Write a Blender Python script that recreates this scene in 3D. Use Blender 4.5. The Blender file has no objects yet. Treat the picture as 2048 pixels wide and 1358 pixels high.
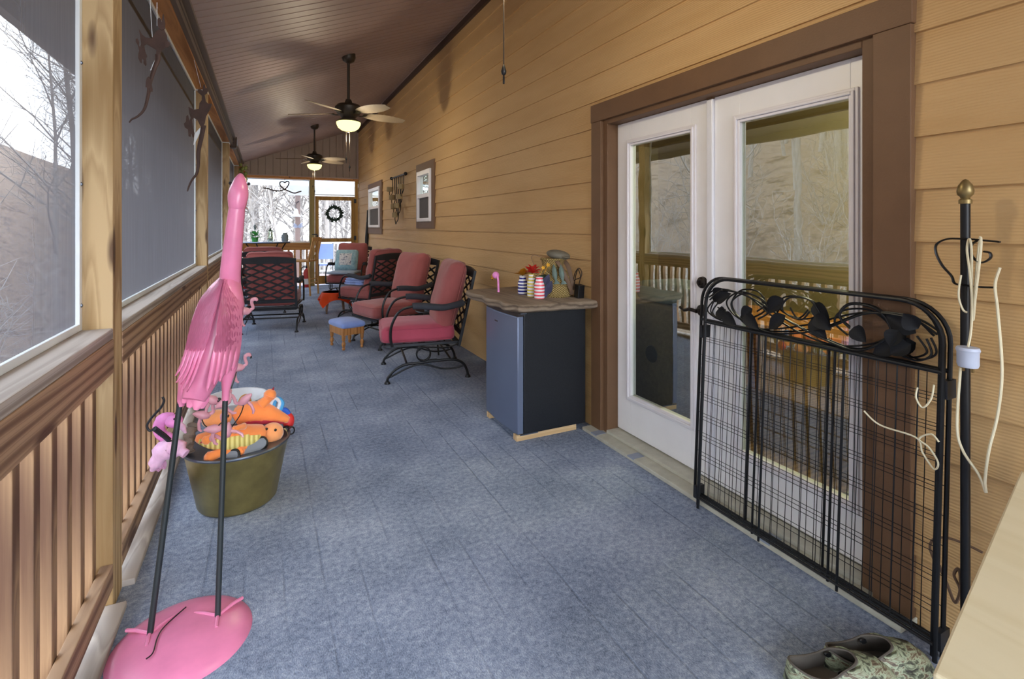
import bpy, bmesh, math, random
from mathutils import Vector, Matrix, noise
V = Vector
PI = math.pi
random.seed(7)
scene = bpy.context.scene
COL = scene.collection

# ------------------------------------------------------------------ camera
CAM_H = 1.40
YAW = math.atan((1024 - 530) / 1016.0)
cam_d = bpy.data.cameras.new('camera')
cam_d.sensor_width = 36.0
cam_d.lens = 36.0 * 1016 / 2048
cam_d.shift_y = -(679 - 453) / 2048
cam_d.clip_start = 0.02
cam_d.clip_end = 400
cam = bpy.data.objects.new('camera', cam_d)
cam.location = (0, 0, CAM_H)
cam.rotation_euler = (PI / 2, 0, -YAW)
COL.objects.link(cam)
scene.camera = cam

# ------------------------------------------------------------------ world (overcast winter sky) and exposure
world = bpy.data.worlds.new('overcast_sky')
scene.world = world
world.use_nodes = True
wn = world.node_tree.nodes
wl = world.node_tree.links
wn.clear()
w_out = wn.new('ShaderNodeOutputWorld')
w_bg = wn.new('ShaderNodeBackground')
w_tc = wn.new('ShaderNodeTexCoord')
w_sep = wn.new('ShaderNodeSeparateXYZ')
w_rmp = wn.new('ShaderNodeValToRGB')
w_rmp.color_ramp.elements[0].position = 0.42
w_rmp.color_ramp.elements[0].color = (0.94, 0.97, 1.0, 1)
w_rmp.color_ramp.elements[1].position = 1.0
w_rmp.color_ramp.elements[1].color = (0.62, 0.78, 1.0, 1)
w_mr = wn.new('ShaderNodeMapRange')
w_mr.inputs['From Min'].default_value = -1
w_mr.inputs['From Max'].default_value = 1
wl.new(w_tc.outputs['Generated'], w_sep.inputs[0])
wl.new(w_sep.outputs['Z'], w_mr.inputs['Value'])
wl.new(w_mr.outputs[0], w_rmp.inputs[0])
wl.new(w_rmp.outputs[0], w_bg.inputs[0])
w_bg.inputs[1].default_value = 5.0
wl.new(w_bg.outputs[0], w_out.inputs[0])

sun_d = bpy.data.lights.new('hazy_sun', 'SUN')
sun_d.energy = 2.0
sun_d.angle = math.radians(25)
sun_d.color = (1.0, 0.95, 0.88)
sun = bpy.data.objects.new('hazy_sun', sun_d)
sun.rotation_euler = (math.radians(48), 0, math.radians(-25))
COL.objects.link(sun)

scene.view_settings.view_transform = 'Standard'
scene.view_settings.look = 'None'
scene.view_settings.exposure = 1.2
scene.view_settings.gamma = 1.0
scene.view_settings.use_curve_mapping = False
scene.cycles.max_bounces = 10
scene.cycles.diffuse_bounces = 5
scene.cycles.transparent_max_bounces = 24
FAN_POWER = 10.0

# ------------------------------------------------------------------ materials
def lin(h):
    h = h.lstrip('#')
    out = []
    for i in (0, 2, 4):
        v = int(h[i:i + 2], 16) / 255
        out.append(v / 12.92 if v <= 0.04045 else ((v + 0.055) / 1.055) ** 2.4)
    return (*out, 1)

class NT:
    def __init__(s, name):
        s.m = bpy.data.materials.new(name)
        s.m.use_nodes = True
        s.t = s.m.node_tree
        s.t.nodes.clear()
        s.out = s.n('ShaderNodeOutputMaterial')
    def n(s, typ, **kw):
        nd = s.t.nodes.new(typ)
        for k, v in kw.items():
            setattr(nd, k, v)
        return nd
    def l(s, a, b):
        s.t.links.new(a, b)
    def coords(s, scale=(1, 1, 1)):
        tc = s.n('ShaderNodeTexCoord')
        mp = s.n('ShaderNodeMapping')
        mp.inputs['Scale'].default_value = scale
        s.l(tc.outputs['Object'], mp.inputs['Vector'])
        return mp.outputs[0]
    def noise(s, vec, scale=5, detail=4, rough=0.55, dist=0.0):
        nd = s.n('ShaderNodeTexNoise')
        nd.inputs['Scale'].default_value = scale
        nd.inputs['Detail'].default_value = detail
        nd.inputs['Roughness'].default_value = rough
        nd.inputs['Distortion'].default_value = dist
        if vec is not None:
            s.l(vec, nd.inputs['Vector'])
        return nd.outputs['Fac']
    def ramp(s, fac, stops):
        r = s.n('ShaderNodeValToRGB')
        el = r.color_ramp.elements
        while len(el) < len(stops):
            el.new(0.5)
        for e, (p, c) in zip(el, stops):
            e.position = p
            e.color = c
        s.l(fac, r.inputs[0])
        return r.outputs[0]
    def mix(s, fac, a, b, blend='MIX'):
        m = s.n('ShaderNodeMix', data_type='RGBA', blend_type=blend)
        if isinstance(fac, float):
            m.inputs[0].default_value = fac
        else:
            s.l(fac, m.inputs[0])
        for v, i in ((a, 6), (b, 7)):
            if isinstance(v, tuple):
                m.inputs[i].default_value = v
            else:
                s.l(v, m.inputs[i])
        return m.outputs[2]
    def math(s, op, a, b=None):
        m = s.n('ShaderNodeMath', operation=op)
        for i, v in enumerate((a, b)):
            if v is None:
                continue
            if isinstance(v, (int, float)):
                m.inputs[i].default_value = v
            else:
                s.l(v, m.inputs[i])
        return m.outputs[0]
    def bsdf(s, col, rough=0.5, metal=0.0, spec=0.5, bump=None, bstr=0.3, bdist=0.01, sheen=0.0):
        b = s.n('ShaderNodeBsdfPrincipled')
        if isinstance(col, tuple):
            b.inputs['Base Color'].default_value = col
        else:
            s.l(col, b.inputs['Base Color'])
        b.inputs['Roughness'].default_value = rough
        b.inputs['Metallic'].default_value = metal
        b.inputs['Specular IOR Level'].default_value = spec
        if sheen:
            b.inputs['Sheen Weight'].default_value = sheen
        if bump is not None:
            bp = s.n('ShaderNodeBump')
            bp.inputs['Strength'].default_value = bstr
            bp.inputs['Distance'].default_value = bdist
            s.l(bump, bp.inputs['Height'])
            s.l(bp.outputs[0], b.inputs['Normal'])
        s.l(b.outputs[0], s.out.inputs[0])
        return b

def plain(name, h, rough=0.5, metal=0.0, spec=0.5, var=0.12, scale=8, bump=0.0, bscale=60, stretch=(1, 1, 1), sheen=0.0):
    t = NT(name)
    c = lin(h)
    v = t.coords(stretch)
    f = t.noise(v, scale)
    d = tuple(x * (1 - var) for x in c[:3]) + (1,)
    b = tuple(min(1, x * (1 + var)) for x in c[:3]) + (1,)
    col = t.ramp(f, [(0.3, d), (0.7, b)])
    t.bsdf(col, rough, metal, spec, t.noise(v, bscale, 3) if bump else None, bump, 0.004, sheen)
    return t.m

def wood(name, light, dark, axis='Z', knots=True, rough=0.65, gscale=1.0):
    t = NT(name)
    s = {'X': (0.5, 9, 9), 'Y': (9, 0.5, 9), 'Z': (9, 9, 0.5)}[axis]
    v = t.coords(tuple(q * gscale for q in s))
    f = t.noise(v, 2.2, 5, 0.6, 1.2)
    wv = t.n('ShaderNodeTexWave', wave_type='RINGS')
    wv.inputs['Scale'].default_value = 0.9
    wv.inputs['Distortion'].default_value = 5
    wv.inputs['Detail'].default_value = 2
    t.l(v, wv.inputs['Vector'])
    f2 = t.mix(0.55, f, wv.outputs['Fac'])
    L, D = lin(light), lin(dark)
    mid = tuple((a + b) / 2 for a, b in zip(L, D))
    col = t.ramp(f2, [(0.22, D), (0.40, mid), (0.52, L), (0.60, mid), (0.72, L), (1.0, L)])
    if knots:
        s2 = {'X': (1.3, 6, 6), 'Y': (6, 1.3, 6), 'Z': (6, 6, 1.3)}[axis]
        vo = t.n('ShaderNodeTexVoronoi')
        vo.inputs['Scale'].default_value = 1.35
        t.l(t.coords(s2), vo.inputs['Vector'])
        k = t.ramp(vo.outputs['Distance'], [(0.0, (1, 1, 1, 1)), (0.13, (0.85, 0.85, 0.85, 1)), (0.19, (0, 0, 0, 1))])
        col = t.mix(k, col, lin('4a2f22'))
    t.bsdf(col, rough, 0, 0.35, f2, 0.25, 0.004)
    return t.m

MT = {}
def translucent(name, h):
    t = NT(name)
    a = t.n('ShaderNodeBsdfTranslucent')
    d = t.n('ShaderNodeBsdfDiffuse')
    a.inputs[0].default_value = lin(h)
    d.inputs[0].default_value = lin(h)
    mx = t.n('ShaderNodeMixShader')
    mx.inputs[0].default_value = 0.6
    t.l(d.outputs[0], mx.inputs[1])
    t.l(a.outputs[0], mx.inputs[2])
    t.l(mx.outputs[0], t.out.inputs[0])
    return t.m
def build_materials():
    m = MT
    # carpet: blue grey needle felt with the deck board joints telegraphing through along Y
    t = NT('blue_grey_carpet')
    v = t.coords()
    big = t.noise(v, 2.3, 4)
    mid = t.noise(v, 45, 3)
    fine = t.noise(t.coords((1, 0.55, 1)), 230, 2, 0.7)
    f = t.math('ADD', t.math('MULTIPLY', big, 0.30), t.math('ADD', t.math('MULTIPLY', mid, 0.32), t.math('MULTIPLY', fine, 0.38)))
    col = t.ramp(f, [(0.33, lin('515b6d')), (0.5, lin('8893a8')), (0.66, lin('b8c0ce'))])
    sep = t.n('ShaderNodeSeparateXYZ')
    t.l(t.coords(), sep.inputs[0])
    wob = t.math('MULTIPLY', t.math('SUBTRACT', t.noise(v, 6, 2), 0.5), 0.01)
    xx = t.math('ADD', sep.outputs['X'], wob)
    tri = t.math('ABSOLUTE', t.math('SUBTRACT', t.math('FRACT', t.math('MULTIPLY', xx, 1 / 0.142)), 0.5))
    seam = t.ramp(tri, [(0.0, (1, 1, 1, 1)), (0.022, (0.75, 0.75, 0.75, 1)), (0.045, (0, 0, 0, 1))])
    brk = t.ramp(t.noise(t.coords((5, 0.8, 1)), 1.6, 3), [(0.42, (0.0, 0.0, 0.0, 1)), (0.6, (0.8, 0.8, 0.8, 1))])
    sm = t.mix(1.0, seam, brk, 'MULTIPLY')
    col = t.mix(t.math('MULTIPLY', sm, 0.6), col, lin('5c687e'))
    hgt = t.math('SUBTRACT', t.math('ADD', fine, t.math('MULTIPLY', mid, 0.5)), t.math('MULTIPLY', sm, 1.0))
    t.bsdf(col, 0.95, 0, 0.1, hgt, 0.55, 0.006)
    m['carpet'] = t.m
    # lap siding
    t = NT('tan_lap_siding')
    v = t.coords((1, 1.2, 22))
    g = t.noise(v, 3.0, 5, 0.6, 0.8)
    wv = t.n('ShaderNodeTexWave', wave_type='BANDS', bands_direction='Z')
    wv.inputs['Scale'].default_value = 30
    wv.inputs['Distortion'].default_value = 9
    wv.inputs['Detail'].default_value = 2
    wv.inputs['Detail Scale'].default_value = 0.35
    t.l(t.coords((1, 0.35, 1)), wv.inputs['Vector'])
    hh = t.math('ADD', t.math('MULTIPLY', g, 0.5), t.math('MULTIPLY', wv.outputs['Fac'], 0.5))
    col = t.ramp(t.noise(t.coords((1, 0.6, 4)), 1.5, 3), [(0.3, lin('c29d6a')), (0.7, lin('cdaa78'))])
    t.bsdf(col, 0.62, 0, 0.35, hh, 0.55, 0.004)
    m['siding'] = t.m
    m['brown_trim'] = plain('brown_trim_paint', '6c4f36', 0.6, bump=0.25, bscale=150, var=0.06)
    m['mauve'] = plain('mauve_brown_vinyl', '98827a', 0.5, var=0.06, scale=3)
    m['gable'] = plain('mauve_gable_vinyl', '8d7a6c', 0.5, var=0.08, scale=3)
    m['brown_alu'] = plain('brown_aluminium', '5f5044', 0.45, var=0.06)
    m['dark_brown'] = plain('dark_brown_trim', '3e2a20', 0.55)
    m['post_wood'] = wood('treated_pine_post', 'bda37a', '95784f', 'Z')
    m['rail_wood'] = wood('treated_pine_rail', 'a88a6e', '6f5441', 'Y')
    m['rail_top'] = wood('weathered_rail_cap', 'b3aaa2', '857a72', 'Y', knots=False, rough=0.8)
    m['bal_wood'] = wood('baluster_wood', 'a18263', '63493a', 'Z', knots=False)
    m['end_wood'] = wood('end_rail_wood', 'c08a50', '8e6134', 'X', knots=False)
    m['beam_wood'] = wood('orange_pine_beam', 'c98f56', 'a06a38', 'Y')
    m['green_wood'] = wood('greenish_pine_post', '9c8a54', '7b6b40', 'Z')
    m['door_wood'] = wood('golden_door_wood', 'b48a44', '8f6a30', 'Z', knots=False)
    m['screen_frame'] = plain('white_screen_strip', 'd5dce0', 0.45, var=0.03)
    m['door_white'] = plain('white_door_paint', 'efeff0', 0.38, var=0.03, scale=4)
    m['astragal'] = plain('astragal_white', 'e3e4ea', 0.35, var=0.03)
    m['sill'] = plain('cream_sill', 'b9b7a8', 0.6, var=0.12, scale=14)
    m['tape'] = plain('grey_tape', '8a93a5', 0.4)
    m['white_vinyl'] = plain('white_window_vinyl', 'e6e4e8', 0.4, var=0.02)
    m['black_iron'] = plain('black_iron', '15171b', 0.42, 0.3, var=0.2)
    m['char_iron'] = plain('charcoal_iron', '23262c', 0.5, 0.2, var=0.2)
    m['bronze'] = plain('oil_rubbed_bronze', '2b2623', 0.42, 0.6, var=0.2)
    m['foam'] = plain('charcoal_foam', '33363e', 0.85, bump=0.4, bscale=120)
    m['burgundy'] = plain('burgundy_canvas', '96504e', 0.9, var=0.10, scale=6, bump=0.25, bscale=25, sheen=0.2)
    m['crimson'] = plain('faded_crimson_canvas', 'a84458', 0.9, var=0.12, scale=5, bump=0.3, bscale=22, sheen=0.2)
    m['pink'] = plain('pink_enamel', 'dc7fa4', 0.28, 0.0, 0.6, var=0.10, scale=9, bump=0.15, bscale=18)
    def scaly(name, h):
        t = NT(name)
        vo = t.n('ShaderNodeTexVoronoi')
        vo.inputs['Scale'].default_value = 48
        t.l(t.coords((1, 1, .8)), vo.inputs['Vector'])
        c = lin(h)
        col = t.ramp(t.noise(t.coords(), 9), [(.3, tuple(x * .88 for x in c[:3]) + (1,)), (.7, c)])
        t.bsdf(col, .25, 0, .6, vo.outputs['Distance'], -.9, .012)
        return t.m
    m['pink_scale'] = scaly('pink_scaly_enamel', 'e084aa')
    m['shaded_scale'] = scaly('shaded_pink_scales', 'c9708f')  # scaly pink darkened for the wing's shaded side, left unused
    m['pink_shaded'] = plain('shaded_pink_enamel', 'c9708f', 0.34, 0, 0.5, var=0.1, scale=14, bump=0.5, bscale=24)  # darker copy of the pink enamel for shaded feathers, left unused
    m['pink_plast'] = plain('bright_pink_plastic', 'e88fd0', 0.5, var=0.18, scale=18, bump=0.4, bscale=30)
    m['pink_white'] = plain('pale_pink_plaster', 'e3b6d6', 0.7, var=0.2, scale=22, bump=0.9, bscale=34)
    t = NT('translucent_pink_plastic')
    b = t.bsdf(lin('dd9fae'), 0.3)
    b.inputs['Transmission Weight'].default_value = 0.25
    m['pink_clear'] = t.m
    m['black'] = plain('black_plastic', '101114', 0.4)
    m['leg_black'] = plain('black_green_leg', '1e2629', 0.5)
    m['brass'] = plain('aged_brass', 'a2925c', 0.30, 0.8, var=0.22, scale=10)
    m['steel_rim'] = plain('dull_steel_rim', '6e7684', 0.35, 0.8)
    m['plush'] = plain('orange_plush', 'f08a45', 0.95, var=0.08, scale=10, bump=0.4, bscale=90, sheen=0.5)
    m['plush_pale'] = plain('peach_plush', 'f2a063', 0.95, var=0.08, bump=0.4, bscale=90, sheen=0.5)
    m['belly_red'] = plain('red_plush', 'c43a52', 0.95, var=0.1)
    m['claw'] = plain('maroon_felt', '8f2438', 0.9)
    t = NT('ribbed_yellow_plush')
    wv = t.n('ShaderNodeTexWave', wave_type='BANDS', bands_direction='X')
    wv.inputs['Scale'].default_value = 15
    t.l(t.coords(), wv.inputs['Vector'])
    t.bsdf(t.ramp(wv.outputs['Fac'], [(0.0, lin('b7a458')), (0.5, lin('dfcf7d')), (1, lin('e6d98c'))]), 0.95, 0, 0.2, wv.outputs['Fac'], 0.5, 0.01)
    m['belly_yellow'] = t.m
    m['white_enamel'] = plain('white_enamel', 'e4e9ee', 0.35, var=0.03)
    m['blue_rope'] = plain('blue_rope', '4d9fd6', 0.9, bump=0.6, bscale=80)
    m['white_rope'] = plain('white_rope', 'd6dde4', 0.9, bump=0.6, bscale=80)
    m['royal_rope'] = plain('royal_blue_rope', '2f5fc4', 0.9, bump=0.6, bscale=80)
    m['red_ball'] = plain('red_rubber', 'd0302f', 0.5)
    m['purple_fur'] = plain('lilac_fleece', '9a8bb8', 0.98, bump=1.0, bscale=60)
    m['amber_fur'] = plain('amber_fleece', 'cc8a3c', 0.98, bump=1.0, bscale=60)
    m['rag'] = plain('brown_fleece_rag', '76685c', 0.98, var=0.25, scale=12, bump=1.0, bscale=30)
    m['sole'] = plain('grey_slipper_sole', '7d838c', 0.9, var=0.08, bump=0.3)
    m['blue_cushion'] = plain('periwinkle_cushion', '7b93cf', 0.9, var=0.06, bump=0.2, bscale=90, sheen=0.3)
    m['stool_wood'] = wood('honey_oak', 'b57f49', '8c5c30', 'Z', knots=False, rough=0.4)
    m['fridge_black'] = plain('black_textured_steel', '14171d', 0.45, 0.0, 0.4, bump=0.25, bscale=260, var=0.55, scale=240)
    m['fridge_front'] = plain('slate_grey_steel', '76819a', 0.36, 0.55, var=0.04, scale=2)
    m['fridge_edge'] = plain('black_brown_plastic', '2a2220', 0.45)
    m['slab'] = wood('weathered_slab', '8a7a68', '574a3e', 'Y', knots=False, rough=0.8)
    m['slab_edge'] = wood('bark_edge', '8f8278', '4f433a', 'Y', knots=False, rough=0.85)
    m['block'] = wood('pale_pine_block', 'd2b48a', 'b08e60', 'X', knots=False)
    for nm, a in (('navy', '262a86'), ('yellow', 'd3c250'), ('coral', 'e85a66')):
        t = NT(nm + '_striped_glaze')
        wv = t.n('ShaderNodeTexWave', wave_type='BANDS', bands_direction='Z')
        wv.inputs['Scale'].default_value = 0.314 / 0.0235
        t.l(t.coords(), wv.inputs['Vector'])
        t.bsdf(t.ramp(wv.outputs['Fac'], [(0.46, lin(a)), (0.54, lin('e4e4ea'))]), 0.25)
        m['v_' + nm] = t.m
    t = NT('wicker_weave')
    v = t.coords()
    sp = t.n('ShaderNodeSeparateXYZ')
    t.l(v, sp.inputs[0])
    an = t.math('ARCTAN2', sp.outputs['Y'], sp.outputs['X'])
    wf = t.math('MULTIPLY', t.math('SINE', t.math('MULTIPLY', an, 30.0)), t.math('SINE', t.math('MULTIPLY', sp.outputs['Z'], 400.0)))
    wf = t.math('ADD', t.math('MULTIPLY', wf, 0.5), 0.5)
    t.bsdf(t.ramp(wf, [(0.10, lin('5c4a2c')), (0.4, lin('978050')), (0.8, lin('b09a64'))]), 0.8, 0, 0.3, wf, 0.8, 0.01)
    m['wicker'] = t.m
    m['strap'] = plain('brown_leather', '6b5442', 0.7, var=0.2)
    m['slate_fish'] = plain('slate_green_fish', '5c6f68', 0.5, var=0.25, scale=30)
    m['cap'] = plain('olive_grey_cap', '6c675a', 0.7, var=0.25, scale=12)
    m['leaf_dark'] = plain('dark_green_leaf', '2f4a34', 0.7, var=0.3)
    m['lilac'] = plain('slate_lilac', '66688c', 0.7, var=0.3)
    m['red_flower'] = plain('scarlet_petals', 'e2372b', 0.7, var=0.15)
    m['yellow_flower'] = plain('amber_petals', 'dca32c', 0.7, var=0.15)
    m['dark_cord'] = plain('black_cord', '2a1d18', 0.6)
    m['cream_cord'] = plain('cream_cord', 'd8d0b2', 0.7, var=0.08)
    m['socket'] = plain('pale_blue_grey_plastic', 'b4bdd2', 0.4, var=0.03)
    m['gold'] = plain('dull_brass', '8a7850', 0.4, 0.7)
    t = NT('camouflage_rubber')
    f = t.noise(t.coords((1, 1, 1.5)), 26, 3, 0.6, 1.0)
    t.bsdf(t.ramp(f, [(0.36, lin('2b2822')), (0.44, lin('565a46')), (0.52, lin('9aa488')), (0.58, lin('6a5a45')), (0.66, lin('3b3128'))]), 0.6)
    m['camo'] = t.m
    m['clog_in'] = plain('grey_brown_foam', '565049', 0.85, var=0.06, bump=0.2, bscale=200)
    m['ply'] = wood('pale_plywood', 'e2d6b4', 'd6c8a0', 'Y', knots=False, rough=0.5, gscale=0.5)
    m['ply_edge'] = wood('red_brown_table_edge', 'a5674a', '7e4a34', 'Z', knots=False)
    m['rust'] = plain('dark_rusted_steel', '43302a', 0.6, 0.4, var=0.25, scale=18)
    m['rattan'] = plain('woven_palm_blade', '857662', 0.7, var=0.1, bump=0.7, bscale=70)
    m['fan_metal'] = plain('fan_bronze', '3b342c', 0.45, 0.4, var=0.15)
    t = NT('amber_glass_lit')
    e = t.n('ShaderNodeEmission')
    lw = t.n('ShaderNodeLayerWeight')
    lw.inputs[0].default_value = 0.4
    e.inputs[0].default_value = (1.0, 0.93, 0.30, 1)
    e.inputs[1].default_value = 1.05
    t.l(e.outputs[0], t.out.inputs[0])
    m['lamp_glass'] = t.m
    m['orange_cloth'] = plain('bright_orange_fleece', 'f2571f', 0.95, var=0.08, sheen=0.3)
    t = NT('teal_pillow_fabric')
    t.bsdf(t.ramp(t.noise(t.coords(), 20), [(0.35, lin('7fa6b4')), (0.65, lin('a5c4cc'))]), 0.95)
    m['teal'] = t.m
    t = NT('pillow_panel_print')
    t.bsdf(t.ramp(t.noise(t.coords(), 34, 3), [(0.36, lin('565f74')), (0.42, lin('c8c8cc')), (0.65, lin('d9d7d2'))]), 0.95)
    m['panel_print'] = t.m
    m['blue_towel'] = plain('light_blue_towel', '93a8dc', 0.95, var=0.15, scale=14, bump=0.5, bscale=60)
    m['slate_pad'] = plain('blue_grey_pad', '95a5b8', 0.9, var=0.12)
    m['ext_red'] = plain('extinguisher_red', 'b5302f', 0.35)
    m['paper'] = plain('white_paper', 'd8d8da', 0.7)
    m['glass_top'] = plain('frosted_blue_glass', '9db0d8', 0.12, 0, 0.7, var=0.04)
    m['plant'] = plain('bright_green_leaves', '3f9a45', 0.6, var=0.25, scale=30)
    m['green_wreath'] = plain('dark_wreath_green', '24392f', 0.8, var=0.3, scale=30)
    m['gar_green'] = plain('garland_green', '7c8446', 0.7, var=0.3, scale=30)
    m['gar_orange'] = plain('garland_orange', 'b5562f', 0.7, var=0.3, scale=30)
    m['jar'] = plain('blue_grey_pottery', '73828c', 0.5, var=0.1)
    m['candle'] = plain('cream_candle', 'e2ddaa', 0.5, var=0.04)
    m['tan_cup'] = plain('tan_candle_cup', '9a8760', 0.6)
    m['slat_wood'] = wood('honey_slat_wood', 'c79a62', 'a0733f', 'Z', knots=False)
    m['deck_rail'] = plain('white_grey_rail', 'c6ccd4', 0.6, var=0.05)
    m['roof_sheet'] = translucent('white_roof_sheet', 'e8eef2')
    m['soffit'] = plain('white_soffit', 'd9d6d2', 0.6, var=0.04)
    m['bark'] = plain('pale_bark', '918b86', 0.95, var=0.3, scale=6, stretch=(4, 4, 0.6))
    m['vine'] = plain('grape_vine', '3a2f2a', 0.9)
    # leaf litter
    t = NT('leaf_litter')
    f = t.mix(0.5, t.noise(t.coords((1, 1, 2)), 0.7, 6, 0.7, 0.6), t.noise(t.coords((1, 1, 2)), 4.0, 8, 0.8))
    col = t.ramp(f, [(0.32, lin('2f2823')), (0.43, lin('57483c')), (0.5, lin('8f7a68')), (0.57, lin('5f5146')), (0.7, lin('75706c'))])
    t.bsdf(col, 0.98, 0, 0.1, f, 0.9, 0.15)
    m['litter'] = t.m
    m['house_wall'] = plain('olive_tan_room_paint', 'a89a70', 0.8, var=0.04)
    m['green_wall'] = plain('sage_room_paint', '6f8b66', 0.8, var=0.04)
    m['room_floor'] = wood('dark_oak_floor', 'a08058', '76583a', 'X', knots=False, rough=0.35)
    m['panel_brown'] = wood('brown_interior_door', '6f5636', '54401f', 'Z', knots=False)
    m['orange_oak'] = wood('orange_oak', 'cf8f45', 'a86c2c', 'Y', knots=False, rough=0.35)
    t = NT('leaf_print_rug')
    f = t.noise(t.coords(), 14, 2, 0.5, 2.0)
    t.bsdf(t.ramp(f, [(0.46, lin('55553f')), (0.52, lin('b8b394'))]), 0.95)
    m['rug'] = t.m
    m['cat_carpet'] = plain('brown_cat_tree_carpet', '665748', 0.98, var=0.2, scale=40, bump=0.8, bscale=120)
    # window and door glass: clear pane that mirrors more at grazing angles
    t = NT('door_glass')
    tr = t.n('ShaderNodeBsdfTransparent')
    tr.inputs[0].default_value = (0.80, 0.86, 0.80, 1)
    gl = t.n('ShaderNodeBsdfGlossy')
    gl.inputs['Roughness'].default_value = 0.0
    gl.inputs['Color'].default_value = (0.95, 1.0, 0.97, 1)
    bp = t.n('ShaderNodeBump')
    bp.inputs['Strength'].default_value = 0.10
    bp.inputs['Distance'].default_value = 0.006
    t.l(t.noise(t.coords((1, 1, 1.6)), 3.5, 1), bp.inputs['Height'])
    t.l(bp.outputs[0], gl.inputs['Normal'])
    fr = t.n('ShaderNodeFresnel')
    fr.inputs['IOR'].default_value = 2.2
    mx = t.n('ShaderNodeMixShader')
    geo = t.n('ShaderNodeNewGeometry')
    front = t.math('SUBTRACT', 1.0, geo.outputs['Backfacing'])
    t.l(t.math('MULTIPLY', front, t.math('MINIMUM', t.math('MULTIPLY', fr.outputs[0], 2.3), 1.0)), mx.inputs[0])
    t.l(tr.outputs[0], mx.inputs[1])
    t.l(gl.outputs[0], mx.inputs[2])
    t.l(mx.outputs[0], t.out.inputs[0])
    m['glass'] = t.m
    # insect screen: woven mesh whose wires close up when seen edge-on
    def screen(name, stops, colr):
        t = NT(name)
        tr = t.n('ShaderNodeBsdfTransparent')
        df = t.n('ShaderNodeBsdfDiffuse')
        tl = t.n('ShaderNodeBsdfTranslucent')
        wvn = t.noise(t.coords((140, 60, 2.0)), 1.0, 3, 0.7)
        cc = t.ramp(wvn, [(0.35, tuple(x * 0.88 for x in colr[:3]) + (1,)), (0.65, colr)])
        t.l(cc, df.inputs[0])
        t.l(cc, tl.inputs[0])
        ms = t.n('ShaderNodeMixShader')
        ms.inputs[0].default_value = 0.35
        t.l(df.outputs[0], ms.inputs[1])
        t.l(tl.outputs[0], ms.inputs[2])
        lw = t.n('ShaderNodeLayerWeight')
        lw.inputs[0].default_value = 0.5
        op = t.ramp(lw.outputs['Facing'], [(p, (q, q, q, 1)) for p, q in stops])
        mx = t.n('ShaderNodeMixShader')
        t.l(op, mx.inputs[0])
        t.l(tr.outputs[0], mx.inputs[1])
        t.l(ms.outputs[0], mx.inputs[2])
        t.l(mx.outputs[0], t.out.inputs[0])
        return t.m
    m['screen'] = screen('insect_screen', [(0.0, 0.20), (0.55, 0.30), (0.68, 0.50), (0.76, 0.80), (0.84, 0.93)], lin('83858e'))
    m['screen_end'] = screen('insect_screen_end', [(0.0, 0.12), (0.6, 0.25), (0.9, 0.9)], lin('8d8f98'))
    m['win_screen'] = plain('dark_window_screen', '5a5858', 0.8, var=0.08, stretch=(1, 30, 1))
build_materials()

# ------------------------------------------------------------------ object helpers
def wmat(o):
    mm = o.matrix_basis.copy()
    if o.parent:
        return wmat(o.parent) @ mm
    return mm

def thing(name, label, cat, loc=(0, 0, 0), rz=0.0, group=None, rot=None):
    o = bpy.data.objects.new(name, None)
    o.empty_display_size = 0.1
    o.location = loc
    o.rotation_euler = rot if rot else (0, 0, rz)
    COL.objects.link(o)
    o['label'] = label
    o['category'] = cat
    if group:
        o['group'] = group
    return o

def obj(name, bm, mat, parent=None, world=False, smooth=True, label=None, angle=40, bevel=0.0):
    """link a bmesh as ONE mesh object; world=True: the bmesh is in world space"""
    bmesh.ops.recalc_face_normals(bm, faces=bm.faces[:])
    me = bpy.data.meshes.new(name)
    if world and parent is not None:
        bm.transform(wmat(parent).inverted())
    bm.to_mesh(me)
    bm.free()
    me.materials.append(MT[mat] if isinstance(mat, str) else mat)
    if smooth:
        for p in me.polygons:
            p.use_smooth = True
        me.set_sharp_from_angle(angle=math.radians(angle))
    o = bpy.data.objects.new(name, me)
    COL.objects.link(o)
    if parent is not None:
        o.parent = parent
    if label:
        o['label'] = label
    if bevel:
        b = o.modifiers.new('bevel', 'BEVEL')
        b.width = bevel
        b.segments = 2
        b.limit_method = 'ANGLE'
    return o

def tag(o, label, cat, group=None):
    o['label'] = label
    o['category'] = cat
    if group:
        o['group'] = group
    return o

def struct(name, bm, mat, parent=None, **k):
    o = obj(name, bm, mat, parent, **k)
    if parent is None:
        o['kind'] = 'structure'
    return o

def dup(root, loc, rz, label=None, group=None):
    r = root.copy()
    COL.objects.link(r)
    r.location = loc
    r.rotation_euler = (0, 0, rz)
    if label:
        r['label'] = label
    if group:
        r['group'] = group
    for ch in list(root.children):
        c = ch.copy()
        COL.objects.link(c)
        c.parent = r
        for g in ch.children:
            d = g.copy()
            COL.objects.link(d)
            d.parent = c
    return r

def BM():
    return bmesh.new()

def box(bm, x0, x1, y0, y1, z0, z1, M=None):
    vs = [bm.verts.new((x, y, z)) for x in (x0, x1) for y in (y0, y1) for z in (z0, z1)]
    if M is not None:
        for v in vs:
            v.co = M @ v.co
    for f in ((0, 1, 3, 2), (4, 6, 7, 5), (0, 4, 5, 1), (2, 3, 7, 6), (0, 2, 6, 4), (1, 5, 7, 3)):
        bm.faces.new([vs[i] for i in f])
    return vs

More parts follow.
